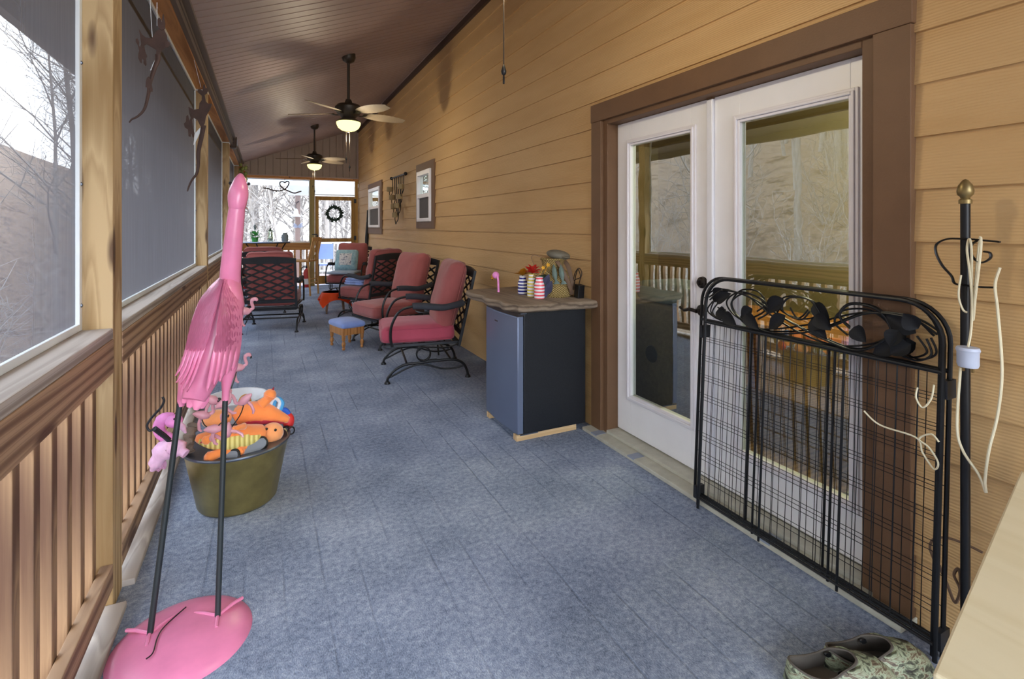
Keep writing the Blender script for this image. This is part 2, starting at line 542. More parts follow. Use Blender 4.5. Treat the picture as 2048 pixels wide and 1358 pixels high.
def rbox(bm, c, h, r, n=6, puff=0.0, M=None, wr=0.0, seed=0.0, px=None):
    """rounded, optionally puffed and wrinkled box: centre c, half sizes h, edge radius r"""
    c = V(c)
    grid = {}
    def vert(i, j, k):
        key = (i, j, k)
        if key in grid:
            return grid[key]
        u = V((i / n * 2 - 1, j / n * 2 - 1, k / n * 2 - 1))
        u2 = V([math.copysign(abs(q) ** 0.7, q) if abs(q) < 1 else q for q in u])
        q = V((u2.x * h[0], u2.y * h[1], u2.z * h[2]))
        core = V([max(-(hh - r), min(hh - r, a)) for a, hh in zip(q, h)])
        d = q - core
        if d.length > 1e-9:
            q = core + d.normalized() * r
        if puff:
            ax = (px if px is not None else 2)
            oth = [a for a in (0, 1, 2) if a != ax]
            q[ax] += math.copysign(1, u[ax]) * abs(u[ax]) * puff * (1 - u[oth[0]] ** 2) * (1 - u[oth[1]] ** 2)
        if wr:
            q += V((1, 1, 1)) * wr * noise.noise(q * 9 + V((seed, seed * 2, 0)))
        q = c + q
        if M is not None:
            q = M @ q
        grid[key] = bm.verts.new(q)
        return grid[key]
    for a in range(n):
        for b in range(n):
            for s in (0, n):
                bm.faces.new([vert(s, a, b), vert(s, a + 1, b), vert(s, a + 1, b + 1), vert(s, a, b + 1)])
                bm.faces.new([vert(a, s, b), vert(a + 1, s, b), vert(a + 1, s, b + 1), vert(a, s, b + 1)])
                bm.faces.new([vert(a, b, s), vert(a + 1, b, s), vert(a + 1, b + 1, s), vert(a, b + 1, s)])

def loft(bm, pts, rad, up=(0, 0, 1), seg=12, closed=False, cap=True):
    """skin rings along pts; rad entries: r or (r_side, r_up)"""
    pts = [V(p) for p in pts]
    n = len(pts)
    if not isinstance(rad, (list, tuple)) or (isinstance(rad, tuple) and len(rad) == 2 and n != 2):
        rad = [rad] * n
    up = V(up)
    rings = []
    prev = None
    for i, p in enumerate(pts):
        if closed:
            t = pts[(i + 1) % n] - pts[i - 1]
        else:
            t = pts[min(i + 1, n - 1)] - pts[max(i - 1, 0)]
        if t.length < 1e-9:
            t = V((0, 0, 1))
        t.normalize()
        if prev is None:
            s = t.cross(up)
            if s.length < 1e-4:
                s = t.cross(V((1, 0, 0.2)))
        else:
            s = prev - t * prev.dot(t)
            if s.length < 1e-6:
                s = t.cross(up)
        s.normalize()
        prev = s
        u = s.cross(t)
        r = rad[i]
        ra, rb = (r if isinstance(r, (list, tuple)) else (r, r))
        rings.append([bm.verts.new(p + s * (ra * math.cos(2 * PI * k / seg)) + u * (rb * math.sin(2 * PI * k / seg))) for k in range(seg)])
    for i in range(n if closed else n - 1):
        a, b = rings[i], rings[(i + 1) % n]
        for k in range(seg):
            bm.faces.new([a[k], a[(k + 1) % seg], b[(k + 1) % seg], b[k]])
    if cap and not closed:
        bm.faces.new(rings[0][::-1])
        bm.faces.new(rings[-1])

def tube(bm, pts, r, seg=8, closed=False):
    loft(bm, pts, r, (0, 0, 1), seg, closed)

def smooth_path(pts, n=8, closed=False):
    pts = [V(p) for p in pts]
    out = []
    m = len(pts)
    rng = range(m if closed else m - 1)
    for i in rng:
        p0 = pts[i - 1] if (closed or i > 0) else pts[i]
        p1, p2 = pts[i], pts[(i + 1) % m]
        p3 = pts[(i + 2) % m] if (closed or i + 2 < m) else pts[min(i + 1, m - 1)]
        for k in range(n):
            t = k / n
            out.append(0.5 * ((2 * p1) + (p2 - p0) * t + (2 * p0 - 5 * p1 + 4 * p2 - p3) * t * t + (3 * p1 - p0 - 3 * p2 + p3) * t ** 3))
    if not closed:
        out.append(pts[-1])
    return out

def lathe(bm, prof, c=(0, 0, 0), seg=24, M=None, sx=1.0, sy=1.0):
    rings = []
    for r, z in prof:
        ring = []
        for k in range(seg):
            a = 2 * PI * k / seg
            p = V((c[0] + r * sx * math.cos(a), c[1] + r * sy * math.sin(a), c[2] + z))
            ring.append(bm.verts.new(M @ p if M is not None else p))
        rings.append(ring)
    for a, b in zip(rings, rings[1:]):
        for k in range(seg):
            bm.faces.new([a[k], a[(k + 1) % seg], b[(k + 1) % seg], b[k]])
    if prof[0][0] > 1e-6:
        bm.faces.new(rings[0][::-1])
    if prof[-1][0] > 1e-6:
        bm.faces.new(rings[-1])
    bmesh.ops.remove_doubles(bm, verts=bm.verts[:], dist=1e-6)

def ball(bm, c, r, seg=12, M=None):
    """ellipsoid with radii r=(rx,ry,rz)"""
    r = r if isinstance(r, (tuple, list)) else (r, r, r)
    mm = Matrix.Translation(c) @ (M if M is not None else Matrix.Identity(4)) @ Matrix.Diagonal((*r, 1))
    bmesh.ops.create_uvsphere(bm, u_segments=seg, v_segments=max(6, seg * 2 // 3), radius=1.0, matrix=mm)

def prism(bm, outline, th, M=None):
    """extrude a 2-D outline (x,y) by th along z (centred), then transform"""
    a = [bm.verts.new((x, y, -th / 2)) for x, y in outline]
    b = [bm.verts.new((x, y, th / 2)) for x, y in outline]
    n = len(outline)
    bm.faces.new(a[::-1])
    bm.faces.new(b)
    for i in range(n):
        bm.faces.new([a[i], a[(i + 1) % n], b[(i + 1) % n], b[i]])
    if M is not None:
        for v in a + b:
            v.co = M @ v.co

def leaf(bm, base, tip, nrm, width, fold=0.15, droop=0.0, n=7, th=0.0):
    """a folded, pointed leaf blade from base to tip with given half-fold"""
    base, tip, nrm = V(base), V(tip), V(nrm).normalized()
    ax = tip - base
    L = ax.length
    side = ax.cross(nrm).normalized()
    nrm = side.cross(ax).normalized()
    rows = []
    for i in range(n + 1):
        t = i / n
        w = width * (math.sin(PI * min(1, t ** 0.75)) ** 0.8 if 0 < t < 1 else 0.02)
        p = base + ax * t + nrm * (-droop * L * t * t)
        rows.append([bm.verts.new(p + side * w * q + nrm * (abs(q) * w * fold * 2)) for q in (-1, -0.5, 0, 0.5, 1)])
    geom = []
    for a, b in zip(rows, rows[1:]):
        for k in range(4):
            geom.append(bm.faces.new([a[k], a[k + 1], b[k + 1], b[k]]))
    if th:
        bmesh.ops.solidify(bm, geom=geom, thickness=th)

def pt(px, py, X=None, Y=None, Z=None):
    """point of the real place on a known plane, found along a photo sight line"""
    a, b = (px - 1024) / 1016.0, (453 - py) / 1016.0
    c, s = math.cos(YAW), math.sin(YAW)
    r = V((a * c + s, c - a * s, b))
    t = X / r.x if X is not None else Y / r.y if Y is not None else (Z - CAM_H) / r.z
    return V((r.x * t, r.y * t, CAM_H + r.z * t))

# ================================================================== THE PORCH SHELL
XW = 2.07            # face of the house wall
YE = 12.9            # far end wall
YB = -3.2            # near end of what is built
XR = -0.50           # inner face of the railing side
CZ0, CSL = 2.84, 0.386   # ceiling height at x=-0.42 and its slope
def ceil_z(x):
    return CZ0 + CSL * (x + 0.42)

bm = BM()
box(bm, -0.62, 2.30, YB, 13.02, -0.12, 0.0)
struct('floor', bm, 'carpet', smooth=False)

# ceiling: vinyl beadboard, boards running across the porch
bm = BM()
y = YB
while y < YE + 0.02:
    y1 = y + 0.118
    for (ya, yb, da, db) in ((y, y + 0.102, 0, 0), (y + 0.102, y + 0.105, 0, 0.014), (y + 0.105, y + 0.115, 0.014, 0.014), (y + 0.115, y1, 0.014, 0)):
        p = [bm.verts.new((x, yy, ceil_z(x) + d)) for x, yy, d in ((-0.44, ya, da), (XW + .06, ya, da), (XW + .06, yb, db), (-0.44, yb, db))]
        bm.faces.new(p)
    y = y1
# roof deck above, with the eave overhang
for x0, x1 in ((-1.12, XW + .3),):
    z0, z1 = ceil_z(x0), ceil_z(x1)
    vs = [bm.verts.new(q) for q in ((x0, YB, z0 + .03), (x1, YB, z1 + .03), (x1, 13.2, z1 + .03), (x0, 13.2, z0 + .03), (x0, YB, z0 + .13), (x1, YB, z1 + .13), (x1, 13.2, z1 + .13), (x0, 13.2, z0 + .13))]
    for f in ((0, 1, 2, 3), (4, 7, 6, 5), (0, 4, 5, 1), (2, 6, 7, 3), (0, 3, 7, 4), (1, 5, 6, 2)):
        bm.faces.new([vs[i] for i in f])
struct('ceiling', bm, 'mauve', smooth=False)
bm = BM()
box(bm, -1.15, -1.10, YB, 13.2, 2.42, 2.66)
box(bm, -1.10, -0.60, YB, 13.2, 2.50, 2.53)
struct('trim_1', bm, 'brown_alu', smooth=False)          # eave fascia and outer soffit
bm = BM()
box(bm, XW - .035, XW + .02, YB, YE, ceil_z(XW) - .10, ceil_z(XW) - .005)
struct('trim_2', bm, 'dark_brown', smooth=False)          # frieze where the ceiling meets the house
bm = BM()
box(bm, XW - .04, XW - .035, YB, YE, ceil_z(XW) - .025, ceil_z(XW) - .012)
struct('trim_8', bm, 'mauve', smooth=False)
# beam over the posts with brown cladding on the inside
bm = BM()
for y0, y1 in ((YB, 2.365), (2.365, 5.685), (5.685, 9.015), (9.015, 12.3), (12.3, YE)):
    box(bm, -0.588, -0.498, y0 + .002, y1 - .002, 2.70, 2.86)
struct('trim_3', bm, 'beam_wood', smooth=False)
bm = BM()
box(bm, -0.497, -0.468, YB, YE, 2.715, 2.81)
box(bm, -0.497, -0.425, YB, YE, 2.81, 2.875)
box(bm, -0.497, -0.46, YB, YE, 2.76, 2.775)
struct('trim_4', bm, 'brown_alu', smooth=False)
# inside the eave, closing the gap between beam and roof
bm = BM()
box(bm, -0.60, -0.53, YB, 13.1, 2.86, 2.93)
struct('trim_9', bm, 'brown_alu', smooth=False)

# house wall: lap siding with real openings
DOOR = (1.10, 2.84, -0.2, 2.16)
WIN1 = (6.72, 7.38, 1.47, 2.20)
WIN2 = (10.15, 11.30, 1.38, 2.20)
openings = [DOOR, WIN1, WIN2]
bm = BM()
zedges = []
z = 1.531 - 0.184 * 9
while z < 3.9:
    zedges.append(z)
    z += 0.184
for zb in zedges:
    zt = zb + 0.184
    cuts = sorted({zb, zt, *[q for o in openings for q in o[2:] if zb < q < zt]})
    def xs(zz):
        return XW - 0.013 * (1 - (zz - zb) / 0.184)
    for za, zc in zip(cuts, cuts[1:]):
        ys = [YB, YE + .1]
        segs = [(YB, YE + .1)]
        for o in openings:
            if o[2] < (za + zc) / 2 < o[3]:
                ns = []
                for a, b in segs:
                    if o[0] > a and o[1] < b:
                        ns += [(a, o[0]), (o[1], b)]
                    else:
                        ns.append((a, b))
                segs = ns
        for a, b in segs:
            if zc <= 0:
                continue
            za2 = max(za, 0.0)
            bm.faces.new([bm.verts.new(q) for q in ((xs(za2), a, za2), (xs(za2), b, za2), (xs(zc), b, zc), (xs(zc), a, zc))])
            if za == zb:
                bm.faces.new([bm.verts.new(q) for q in ((xs(za2), a, za2), (XW + .001, a, za2), (XW + .001, b, za2), (xs(za2), b, za2))])
struct('wall_right', bm, 'siding', smooth=False)

# ------------------------------------------------------------------ french doors
XD = 2.14
bm = BM()                                               # casing and jambs
box(bm, XW - .035, XW + .01, 0.99, 1.115, 0.0, 2.114)
box(bm, XW - .035, XW + .01, 2.82, 2.93, 0.0, 2.114)
box(bm, XW - .037, XW + .01, 0.985, 2.935, 2.115, 2.235)
box(bm, XW - .012, XD + .03, 1.116, 1.165, 0.0, 2.14)
box(bm, XW - .012, XD + .03, 2.775, 2.819, 0.0, 2.14)
box(bm, XW - .012, XD + .03, 1.1655, 2.7745, 2.085, 2.14)
struct('trim_5', bm, 'brown_trim', smooth=False, bevel=0.003)
bm = BM()
box(bm, 1.965, XD + .12, 0.985, 2.935, 0.0, 0.022)
box(bm, 2.05, XD + .12, 1.165, 2.775, 0.022, 0.042)
struct('trim_6', bm, 'sill', smooth=False, bevel=0.003)
bm = BM()
for yy in (2.80, 2.42, 1.52):
    box(bm, 1.985, 2.045, yy - .03, yy + .03, 0.022, 0.0235)
    box(bm, 1.9635, 1.985, yy - .03, yy + .03, 0.016, 0.0235)
struct('trim_7', bm, 'tape', smooth=False)

def door_leaf(name, y0, y1, gy0, gy1, gz0, gz1):
    d = BM()
    z0, z1 = 0.05, 2.083
    for a in ((y0, gy0, z0, z1), (gy1, y1, z0, z1), (gy0, gy1, z0, gz0), (gy0, gy1, gz1, z1)):
        box(d, XD, XD + .044, *a)
    o = struct(name, d, 'door_white', smooth=False, bevel=0.002)
    f = BM()
    for i, (w0, x0) in enumerate(((0.0, -.010), (.013, -.018), (.026, -.008))):
        w1 = w0 + .013
        for a in ((gy0 - .035 + w0, gy0 - .035 + w1, gz0 - .035 + w0, gz1 + .035 - w0), (gy1 + .035 - w1, gy1 + .035 - w0, gz0 - .035 + w0, gz1 + .035 - w0),
                  (gy0 - .035 + w1, gy1 + .035 - w1, gz0 - .035 + w0, gz0 - .035 + w1), (gy0 - .035 + w1, gy1 + .035 - w1, gz1 + .035 - w1, gz1 + .035 - w0)):
            box(f, XD + x0, XD + .002, *a)
    obj('glazing_bead', f, 'white_vinyl', o, smooth=False, bevel=0.003)
    g = BM()
    box(g, XD + .016, XD + .022, gy0 - .002, gy1 + .002, gz0 - .002, gz1 + .002)
    obj('glass_pane', g, 'glass', o, smooth=False)
    return o
dl = door_leaf('door_1', 1.972, 2.770, 2.11, 2.635, 0.30, 1.93)
dr = door_leaf('door_2', 1.172, 1.966, 1.255, 1.79, 0.28, 1.925)
bm = BM()
box(bm, XD - .022, XD - .001, 1.945, 1.985, 0.06, 2.075)
obj('astragal', bm, 'astragal', dr, smooth=False, bevel=0.006)
bm = BM()
box(bm, XD - .020, XD - .003, 1.945, 1.985, 2.0755, 2.085)
obj('astragal_cap', bm, 'brown_trim', dr, smooth=False)
Rx = Matrix.Rotation(-PI / 2, 4, 'Y')
p = pt(1403, 565, X=XD - .012)
bm = BM()
lathe(bm, [(0.001, .030), (.018, .030), (.020, .022), (.030, .016), (.032, 0), (.001, 0)], seg=20, M=Matrix.Translation((XD, p.y, p.z)) @ Rx)
box(bm, XD - .040, XD - .028, p.y - .004, p.y + .004, p.z - .012, p.z + .012)
obj('deadbolt', bm, 'bronze', dl)
p = pt(1402, 621, X=XD - .012)
bm = BM()
lathe(bm, [(0.001, .05), (.012, .05), (.013, .02), (.030, .014), (.033, 0), (.001, 0)], seg=20, M=Matrix.Translation((XD, p.y, p.z)) @ Rx)
loft(bm, smooth_path([(XD - .052, p.y - .005, p.z), (XD - .057, p.y + .04, p.z + .004), (XD - .055, p.y + .08, p.z - .006), (XD - .052, p.y + .115, p.z + .006)], 5),
     [.010] * 5 + [.009] * 6 + [.007] * 5, seg=10)
obj('lever_handle', bm, 'bronze', dl)

# ------------------------------------------------------------------ windows in the house wall
def sash_window(name, yo0, yo1, zo0, zo1, y0, y1, z0, z1):
    d = BM()
    for a in ((yo0, y0, zo0, zo1), (y1, yo1, zo0, zo1), (y0, y1, zo0, z0), (y0, y1, z1, zo1)):
        box(d, XW - .03, XW + .01, *a)
    o = struct(name, d, 'brown_trim', smooth=False, bevel=0.002)
    f = BM()
    w = .05
    zm = z0 + (z1 - z0) * 0.5
    for a in ((y0, y0 + w, z0, z1), (y1 - w, y1, z0, z1), (y0 + w, y1 - w, z0, z0 + w), (y0 + w, y1 - w, z1 - w * 1.3, z1), (y0 + w, y1 - w, zm - .025, zm + .03)):
        box(f, XW - .055, XW + .03, *a)
    obj('window_frame', f, 'white_vinyl', o, smooth=False, bevel=0.004)
    g = BM()
    box(g, XW - .012, XW - .006, y0 + w - .005, y1 - w + .005, zm, z1 - w)
    obj('upper_pane', g, 'glass', o, smooth=False)
    g = BM()
    box(g, XW - .022, XW - .018, y0 + w - .005, y1 - w + .005, z0 + w - .01, zm - .02)
    obj('insect_screen', g, 'win_screen', o, smooth=False)
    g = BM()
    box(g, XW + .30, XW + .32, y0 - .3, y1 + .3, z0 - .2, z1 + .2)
    obj('room_shade_panel', g, 'fridge_edge', o, smooth=False)  # dark panel painted in for the unlit room's shade
    return o
sash_window('window_1', 6.60, 7.49, 1.37, 2.315, *WIN1[:2], *WIN1[2:])
sash_window('window_2', 10.0, 11.45, 1.25, 2.315, *WIN2[:2], *WIN2[2:])

# ------------------------------------------------------------------ railing side: posts, rails, screens
POSTS = [(-1.05, -0.93), (2.30, 2.43), (5.62, 5.75), (8.95, 9.08), (12.24, 12.37)]
PL = ['pine post nearest the camera, beside the pink flamingo sculpture', 'second pine post along the screened side, with dark knots beside the hanging mouse cutout',
      'third pine post along the screened side, just left of the flamingo head', 'farthest pine post of the screened side, with the hanging garland']
for i, (y0, y1) in enumerate(POSTS):
    if i == 0:
        lab = 'pine post of the screened side standing behind the camera'
    else:
        lab = PL[i - 1]
    t = BM()
    box(t, -0.588, -0.498, y0, y1, 0.0, 2.70)
    o = obj('porch_post', t, 'post_wood', smooth=False, bevel=0.003)
    # move origin to the base so the grain differs post to post
    tag(o, lab, 'post', 'pine posts of the screened side')
    c = V((-.54, (y0 + y1) / 2, 0))
    o.data.transform(Matrix.Translation(-c))
    o.location = c
    br = BM()
    box(br, -.046, .046, -(y1 - y0) / 2 - .002, (y1 - y0) / 2 + .002, 2.685, 2.6995)
    obj('bracket', br, 'screen_frame', o, smooth=False)

SEC = [(POSTS[k][1], POSTS[k + 1][0]) for k in range(4)] + [(12.37, YE)]
SECN = ['nearest', 'second', 'third', 'fourth', 'last short']
RAILLAB = ['nearest pine railing section with close balusters, left of the nearest post', 'pine railing section behind the brass tub, between the nearest and second posts',
           'pine railing section beyond the second post, behind the flamingo body', 'pine railing section beside the lattice backed chair, beyond the third post', 'short last pine railing section at the far left corner']
SCRLAB = ['large insect screen at the left edge showing sky and branches', 'grey insect screen behind the nearer mouse cutout',
          'narrow grey insect screen between the second and third posts', 'sliver of grey insect screen beyond the third post', 'small insect screen at the far left corner']
for k, (y0, y1) in enumerate(SEC):
    nm = SECN[k]
    r = thing('wooden_railing', RAILLAB[k], 'railing', (XR, (y0 + y1) / 2, 0), group='pine railings of the screened side')
    t = BM()
    box(t, -0.622, -0.497, y0 - (.0 if k else 0), y1, 0.992, 1.03)
    obj('top_cap', t, 'rail_top', r, world=True, smooth=False, bevel=0.004)
    t = BM()
    box(t, -0.533, -0.495, y0, y1, 0.868, 0.991)
    obj('top_rail', t, 'rail_wood', r, world=True, smooth=False, bevel=0.003)
    t = BM()
    box(t, -0.535, -0.497, y0, y1, 0.085, 0.172)
    obj('bottom_rail', t, 'rail_wood', r, world=True, smooth=False, bevel=0.003)
    t = BM()
    box(t, -0.575, -0.457, y0 + .001, y1 - .001, 0.0005, 0.026)
    obj('base_ledge', t, 'rail_top', r, world=True, smooth=False, bevel=0.003)  # pale tone mixes weathering with outside light put into the colour
    n = max(1, int((y1 - y0) / 0.122))
    vis0 = 1.0
    for q in range(n):
        yy = y0 + (y1 - y0) * (q + 0.5) / n
        if yy < vis0:
            continue
        t = BM()
        box(t, -0.582, -0.537, yy - .021, yy + .021, 0.088, 0.9915)
        o = obj('baluster', t, 'bal_wood', None, smooth=False, bevel=0.002)
        o.data.transform(Matrix.Translation((0.56, -yy, 0)))
        o.parent = r
        o.location = V((-0.56, yy, 0)) - r.location
    s = thing('screen_panel', SCRLAB[k], 'insect screen', (-0.60, (y0 + y1) / 2, 1.03), group='insect screens of the long side')
    t = BM()
    box(t, -0.602, -0.600, y0 - .02, y1 + .02, 1.03, 2.72)
    obj('screen_mesh', t, 'screen', s, world=True, smooth=False)
    t = BM()
    for a in ((y0, y0 + .028, 1.031, 2.70), (y1 - .028, y1, 1.031, 2.70), (y0 + .028, y1 - .028, 1.031, 1.056), (y0 + .028, y1 - .028, 2.675, 2.70)):
        box(t, -0.599, -0.586, *a)
    obj('metal_strip', t, 'screen_frame', s, world=True, smooth=False, bevel=0.002)
    if k in (0, 1, 2):
        for zz in (1.12, 1.55, 1.98, 2.4):
            t = BM()
            lathe(t, [(0.001, .006), (.006, .004), (.008, 0)], seg=10, M=Matrix.Translation((-.588, y1 - .014, zz)) @ Matrix.Rotation(PI / 2, 4, 'X'))
            obj('screw', t, 'steel_rim', s, world=True)

# ------------------------------------------------------------------ far end wall
# gable of vertical boards above the header
bm = BM()
x = -0.60
while x < XW + 0.05:
    for a, b, da, db in ((x, x + .140, 0, 0), (x + .140, x + .144, 0, .012), (x + .144, x + .150, .012, .012), (x + .150, x + .154, .012, 0)):
        pz = [bm.verts.new((q, YE + d, zz)) for q, d, zz in ((a, da, 2.55), (b, db, 2.55), (b, db, ceil_z(b) + .03), (a, da, ceil_z(a) + .03))]
        bm.faces.new(pz)
    x += .154
struct('wall_back', bm, 'gable', smooth=False)
bm = BM()
box(bm, -0.60, XW, YE - .03, YE + .06, 2.505, 2.565)
struct('trim_10', bm, 'beam_wood', smooth=False)
bm = BM()
box(bm, -0.56, XW, YE - .036, YE - .031, 2.56, 2.585)
box(bm, XW - .03, XW - .008, YE - .05, YE - .001, 2.585, ceil_z(XW) - .1)
struct('trim_11', bm, 'mauve', smooth=False)
bm = BM()
box(bm, 0.955, 1.06, YE - .05, YE + .06, 0, 2.504)
o = obj('end_post', bm, 'green_wood', smooth=False, bevel=0.003)
tag(o, 'greenish pine post at the far end, left of the screen door', 'post')
bm = BM()
box(bm, 1.985, 2.05, YE - .04, YE + .05, 0, 2.504)
o = obj('end_post', bm, 'door_wood', smooth=False, bevel=0.003)
tag(o, 'golden pine jamb post at the far end, right of the screen door', 'post')
bm = BM()
box(bm, -0.588, -0.498, YE - .05, YE + .06, 0, 2.504)
o = obj('end_post', bm, 'post_wood', smooth=False, bevel=0.003)
tag(o, 'pine corner post where the screened side meets the far end', 'post')
r = thing('wooden_railing', 'orange brown wooden railing across the far end, left of the screen door', 'railing', (0.23, YE, 0))
bm = BM()
box(bm, -.497, .954, YE - .045, YE + .05, .99, 1.02)
obj('top_cap', bm, 'end_wood', r, world=True, smooth=False)
bm = BM()
box(bm, -.497, .954, YE - .025, YE + .013, .85, .989)
obj('top_rail', bm, 'end_wood', r, world=True, smooth=False)
bm = BM()
box(bm, -.497, .954, YE - .02, YE + .018, .08, .17)
obj('bottom_rail', bm, 'end_wood', r, world=True, smooth=False)
for q in range(11):
    bm = BM()
    xx = -.43 + q * .132
    box(bm, xx - .019, xx + .019, YE + .014, YE + .05, .075, .985)
    obj('baluster', bm, 'end_wood', r, world=True, smooth=False)
s = thing('screen_panel', 'clear insect screen panel at the far end above the orange brown railing', 'insect screen', (.23, YE, 1.03))
bm = BM()
box(bm, -.497, .954, YE + .034, YE + .035, 1.021, 2.504)
obj('screen_mesh', bm, 'screen_end', s, world=True, smooth=False)
bm = BM()
for a in ((-.497, -.475, 1.021, 2.50), (.932, .954, 1.021, 2.50), (-.475, .932, 1.021, 1.05), (-.475, .932, 2.48, 2.50)):
    box(bm, a[0], a[1], YE + .022, YE + .033, a[2], a[3])
obj('metal_strip', bm, 'screen_frame', s, world=True, smooth=False)
s = thing('transom_screen', 'small insect screen panel over the far screen door', 'insect screen', (1.52, YE, 2.2))
bm = BM()
box(bm, 1.061, 1.984, YE + .034, YE + .035, 2.15, 2.504)
obj('screen_mesh', bm, 'screen_end', s, world=True, smooth=False)
bm = BM()
box(bm, 1.061, 1.984, YE + .02, YE + .033, 2.15, 2.17)
obj('metal_strip', bm, 'screen_frame', s, world=True, smooth=False)
# screen door
bm = BM()
for a in ((1.07, 1.15, .03, 2.12), (1.90, 1.98, .03, 2.12), (1.15, 1.90, 2.03, 2.12), (1.15, 1.90, .03, .22), (1.15, 1.90, 1.03, 1.12)):
    box(bm, a[0], a[1], YE - .02, YE + .02, a[2], a[3])
d = struct('door_3', bm, 'door_wood', smooth=False, bevel=0.003)
bm = BM()
box(bm, 1.14, 1.91, YE + .003, YE + .004, .2, 2.06)
obj('screen_mesh', bm, 'screen_end', d, world=True, smooth=False)
bm = BM()
box(bm, 1.145, 1.905, YE - .028, YE - .021, 1.105, 1.118)
obj('screen_strip', bm, 'mauve', d, world=True, smooth=False)
bm = BM()
box(bm, 1.10, 1.13, YE - .03, YE - .021, 1.05, 1.2)
box(bm, 1.0, 1.11, YE - .07, YE - .05, 1.20, 1.225)
tube(bm, [(1.115, YE - .03, 1.07), (1.115, YE - .07, 1.09), (1.115, YE - .07, 1.16), (1.115, YE - .03, 1.18)], .007)
obj('latch_handle', bm, 'black_iron', d, world=True)
for zz in (2.02, 1.12):
    bm = BM()
    box(bm, 1.955, 2.01, YE - .048, YE - .03, zz - .05, zz + .05)
    obj('hinge', bm, 'black_iron', d, world=True)

# ================================================================== BEYOND THE PORCH
# wooded hillside
bm = BM()
def hill(x, y):
    dl = max(0.0, -x - 4.0)
    de = max(0.0, y - 24.0)
    dn = min(1.0, max(0.0, (y - 14) / 6)) * (1.0 if x > -8 else max(0, 1 + (x + 8) / 8))
    dr = max(0.0, x - 8)
    return -1.7 + 0.42 * dl * min(1, dl / 6) + 0.05 * de - 1.6 * dn + 0.05 * dr + 0.5 * noise.noise(V((x * .12, y * .12, 0))) + .12 * noise.noise(V((x * .6, y * .6, 3)))
nx, ny = 62, 62
gv = {}
for i in range(nx + 1):
    for j in range(ny + 1):
        x = -62 + 100 * i / nx
        y = -40 + 120 * j / ny
        gv[i, j] = bm.verts.new((x, y, hill(x, y)))
for i in range(nx):
    for j in range(ny):
        bm.faces.new([gv[i, j], gv[i + 1, j], gv[i + 1, j + 1], gv[i, j + 1]])
struct('ground', bm, 'litter')

def tree_mesh(seed, H):
    rng = random.Random(seed)
    bm = BM()
    def limb(p, d, L, r, lev):
        n = 6 if lev == 0 else 4 if lev == 1 else 3
        pts, rad = [p], [r]
        q = p.copy()
        dd = d.copy()
        for i in range(n):
            dd = (dd + V((rng.uniform(-1, 1), rng.uniform(-1, 1), rng.uniform(-.4, .7))) * (.07 if lev == 0 else .26)).normalized()
            q = q + dd * L / n
            pts.append(q)
            rad.append(max(.005, r * (1 - .8 * (i + 1) / n)))
        loft(bm, pts, rad, (0.3, .9, .2), 7 if lev == 0 else 4 if lev == 1 else 3, cap=False)
        if lev >= 3:
            return
        k = (15, 7, 4)[lev]
        for b in range(k):
            t = rng.uniform(.28 if lev == 0 else .2, .98)
            i = min(n - 1, int(t * n))
            base = pts[i].lerp(pts[i + 1], t * n - i)
            ax = (pts[i + 1] - pts[i]).normalized()
            a = rng.uniform(0, 2 * PI)
            side = ax.orthogonal().normalized()
            side = Matrix.Rotation(a, 3, ax) @ side
            nd = (ax * rng.uniform(.35, .9) + side + V((0, 0, .25))).normalized()
            limb(base, nd, L * rng.uniform(.28, .5) * (1.1 - t * .5), max(.008, rad[i] * .5), lev + 1)
    limb(V((0, 0, -.4)), V((rng.uniform(-.08, .08), rng.uniform(-.08, .08), 1)).normalized(), H, H * .0085, 0)
    return bm
protos = []
for s in range(6):
    me = obj('bare_tree', tree_mesh(20 + s, 11 + s * 1.3), 'bark', angle=80)
    protos.append(me)
spots = []
rng = random.Random(5)
def free(x, y, d):
    return all((x - a) ** 2 + (y - b) ** 2 > d * d for a, b in spots)
tries = 0
while len(spots) < 130 and tries < 4000:                    # far end woods
    tries += 1
    y = rng.uniform(22, 46)
    x = rng.uniform(-7, 13) * (.6 + y / 50)
    if free(x, y, 1.0):
        spots.append((x, y))
while len(spots) < 250 and tries < 8000:                   # slope to the left
    tries += 1
    x = -rng.uniform(7, 36)
    y = rng.uniform(-16, 20)
    if free(x, y, 1.3):
        spots.append((x, y))
for i, (x, y) in enumerate(spots):
    p = protos[i % 6]
    o = p if i < 6 else p.copy()
    if i >= 6:
        COL.objects.link(o)
    o.location = (x, y, hill(x, y))
    o.rotation_euler = (0, 0, rng.uniform(0, 6.28))
    s = rng.uniform(.7, 1.25)
    o.scale = (s, s, s)
    if y >= 18 and x > -14 and i < 130:
        tag(o, 'bare grey winter tree in the woods beyond the far end of the porch', 'tree', 'bare trees beyond the far end')
    else:
        tag(o, 'bare grey winter tree on the leaf covered slope behind the side screens', 'tree', 'bare trees on the side slope')

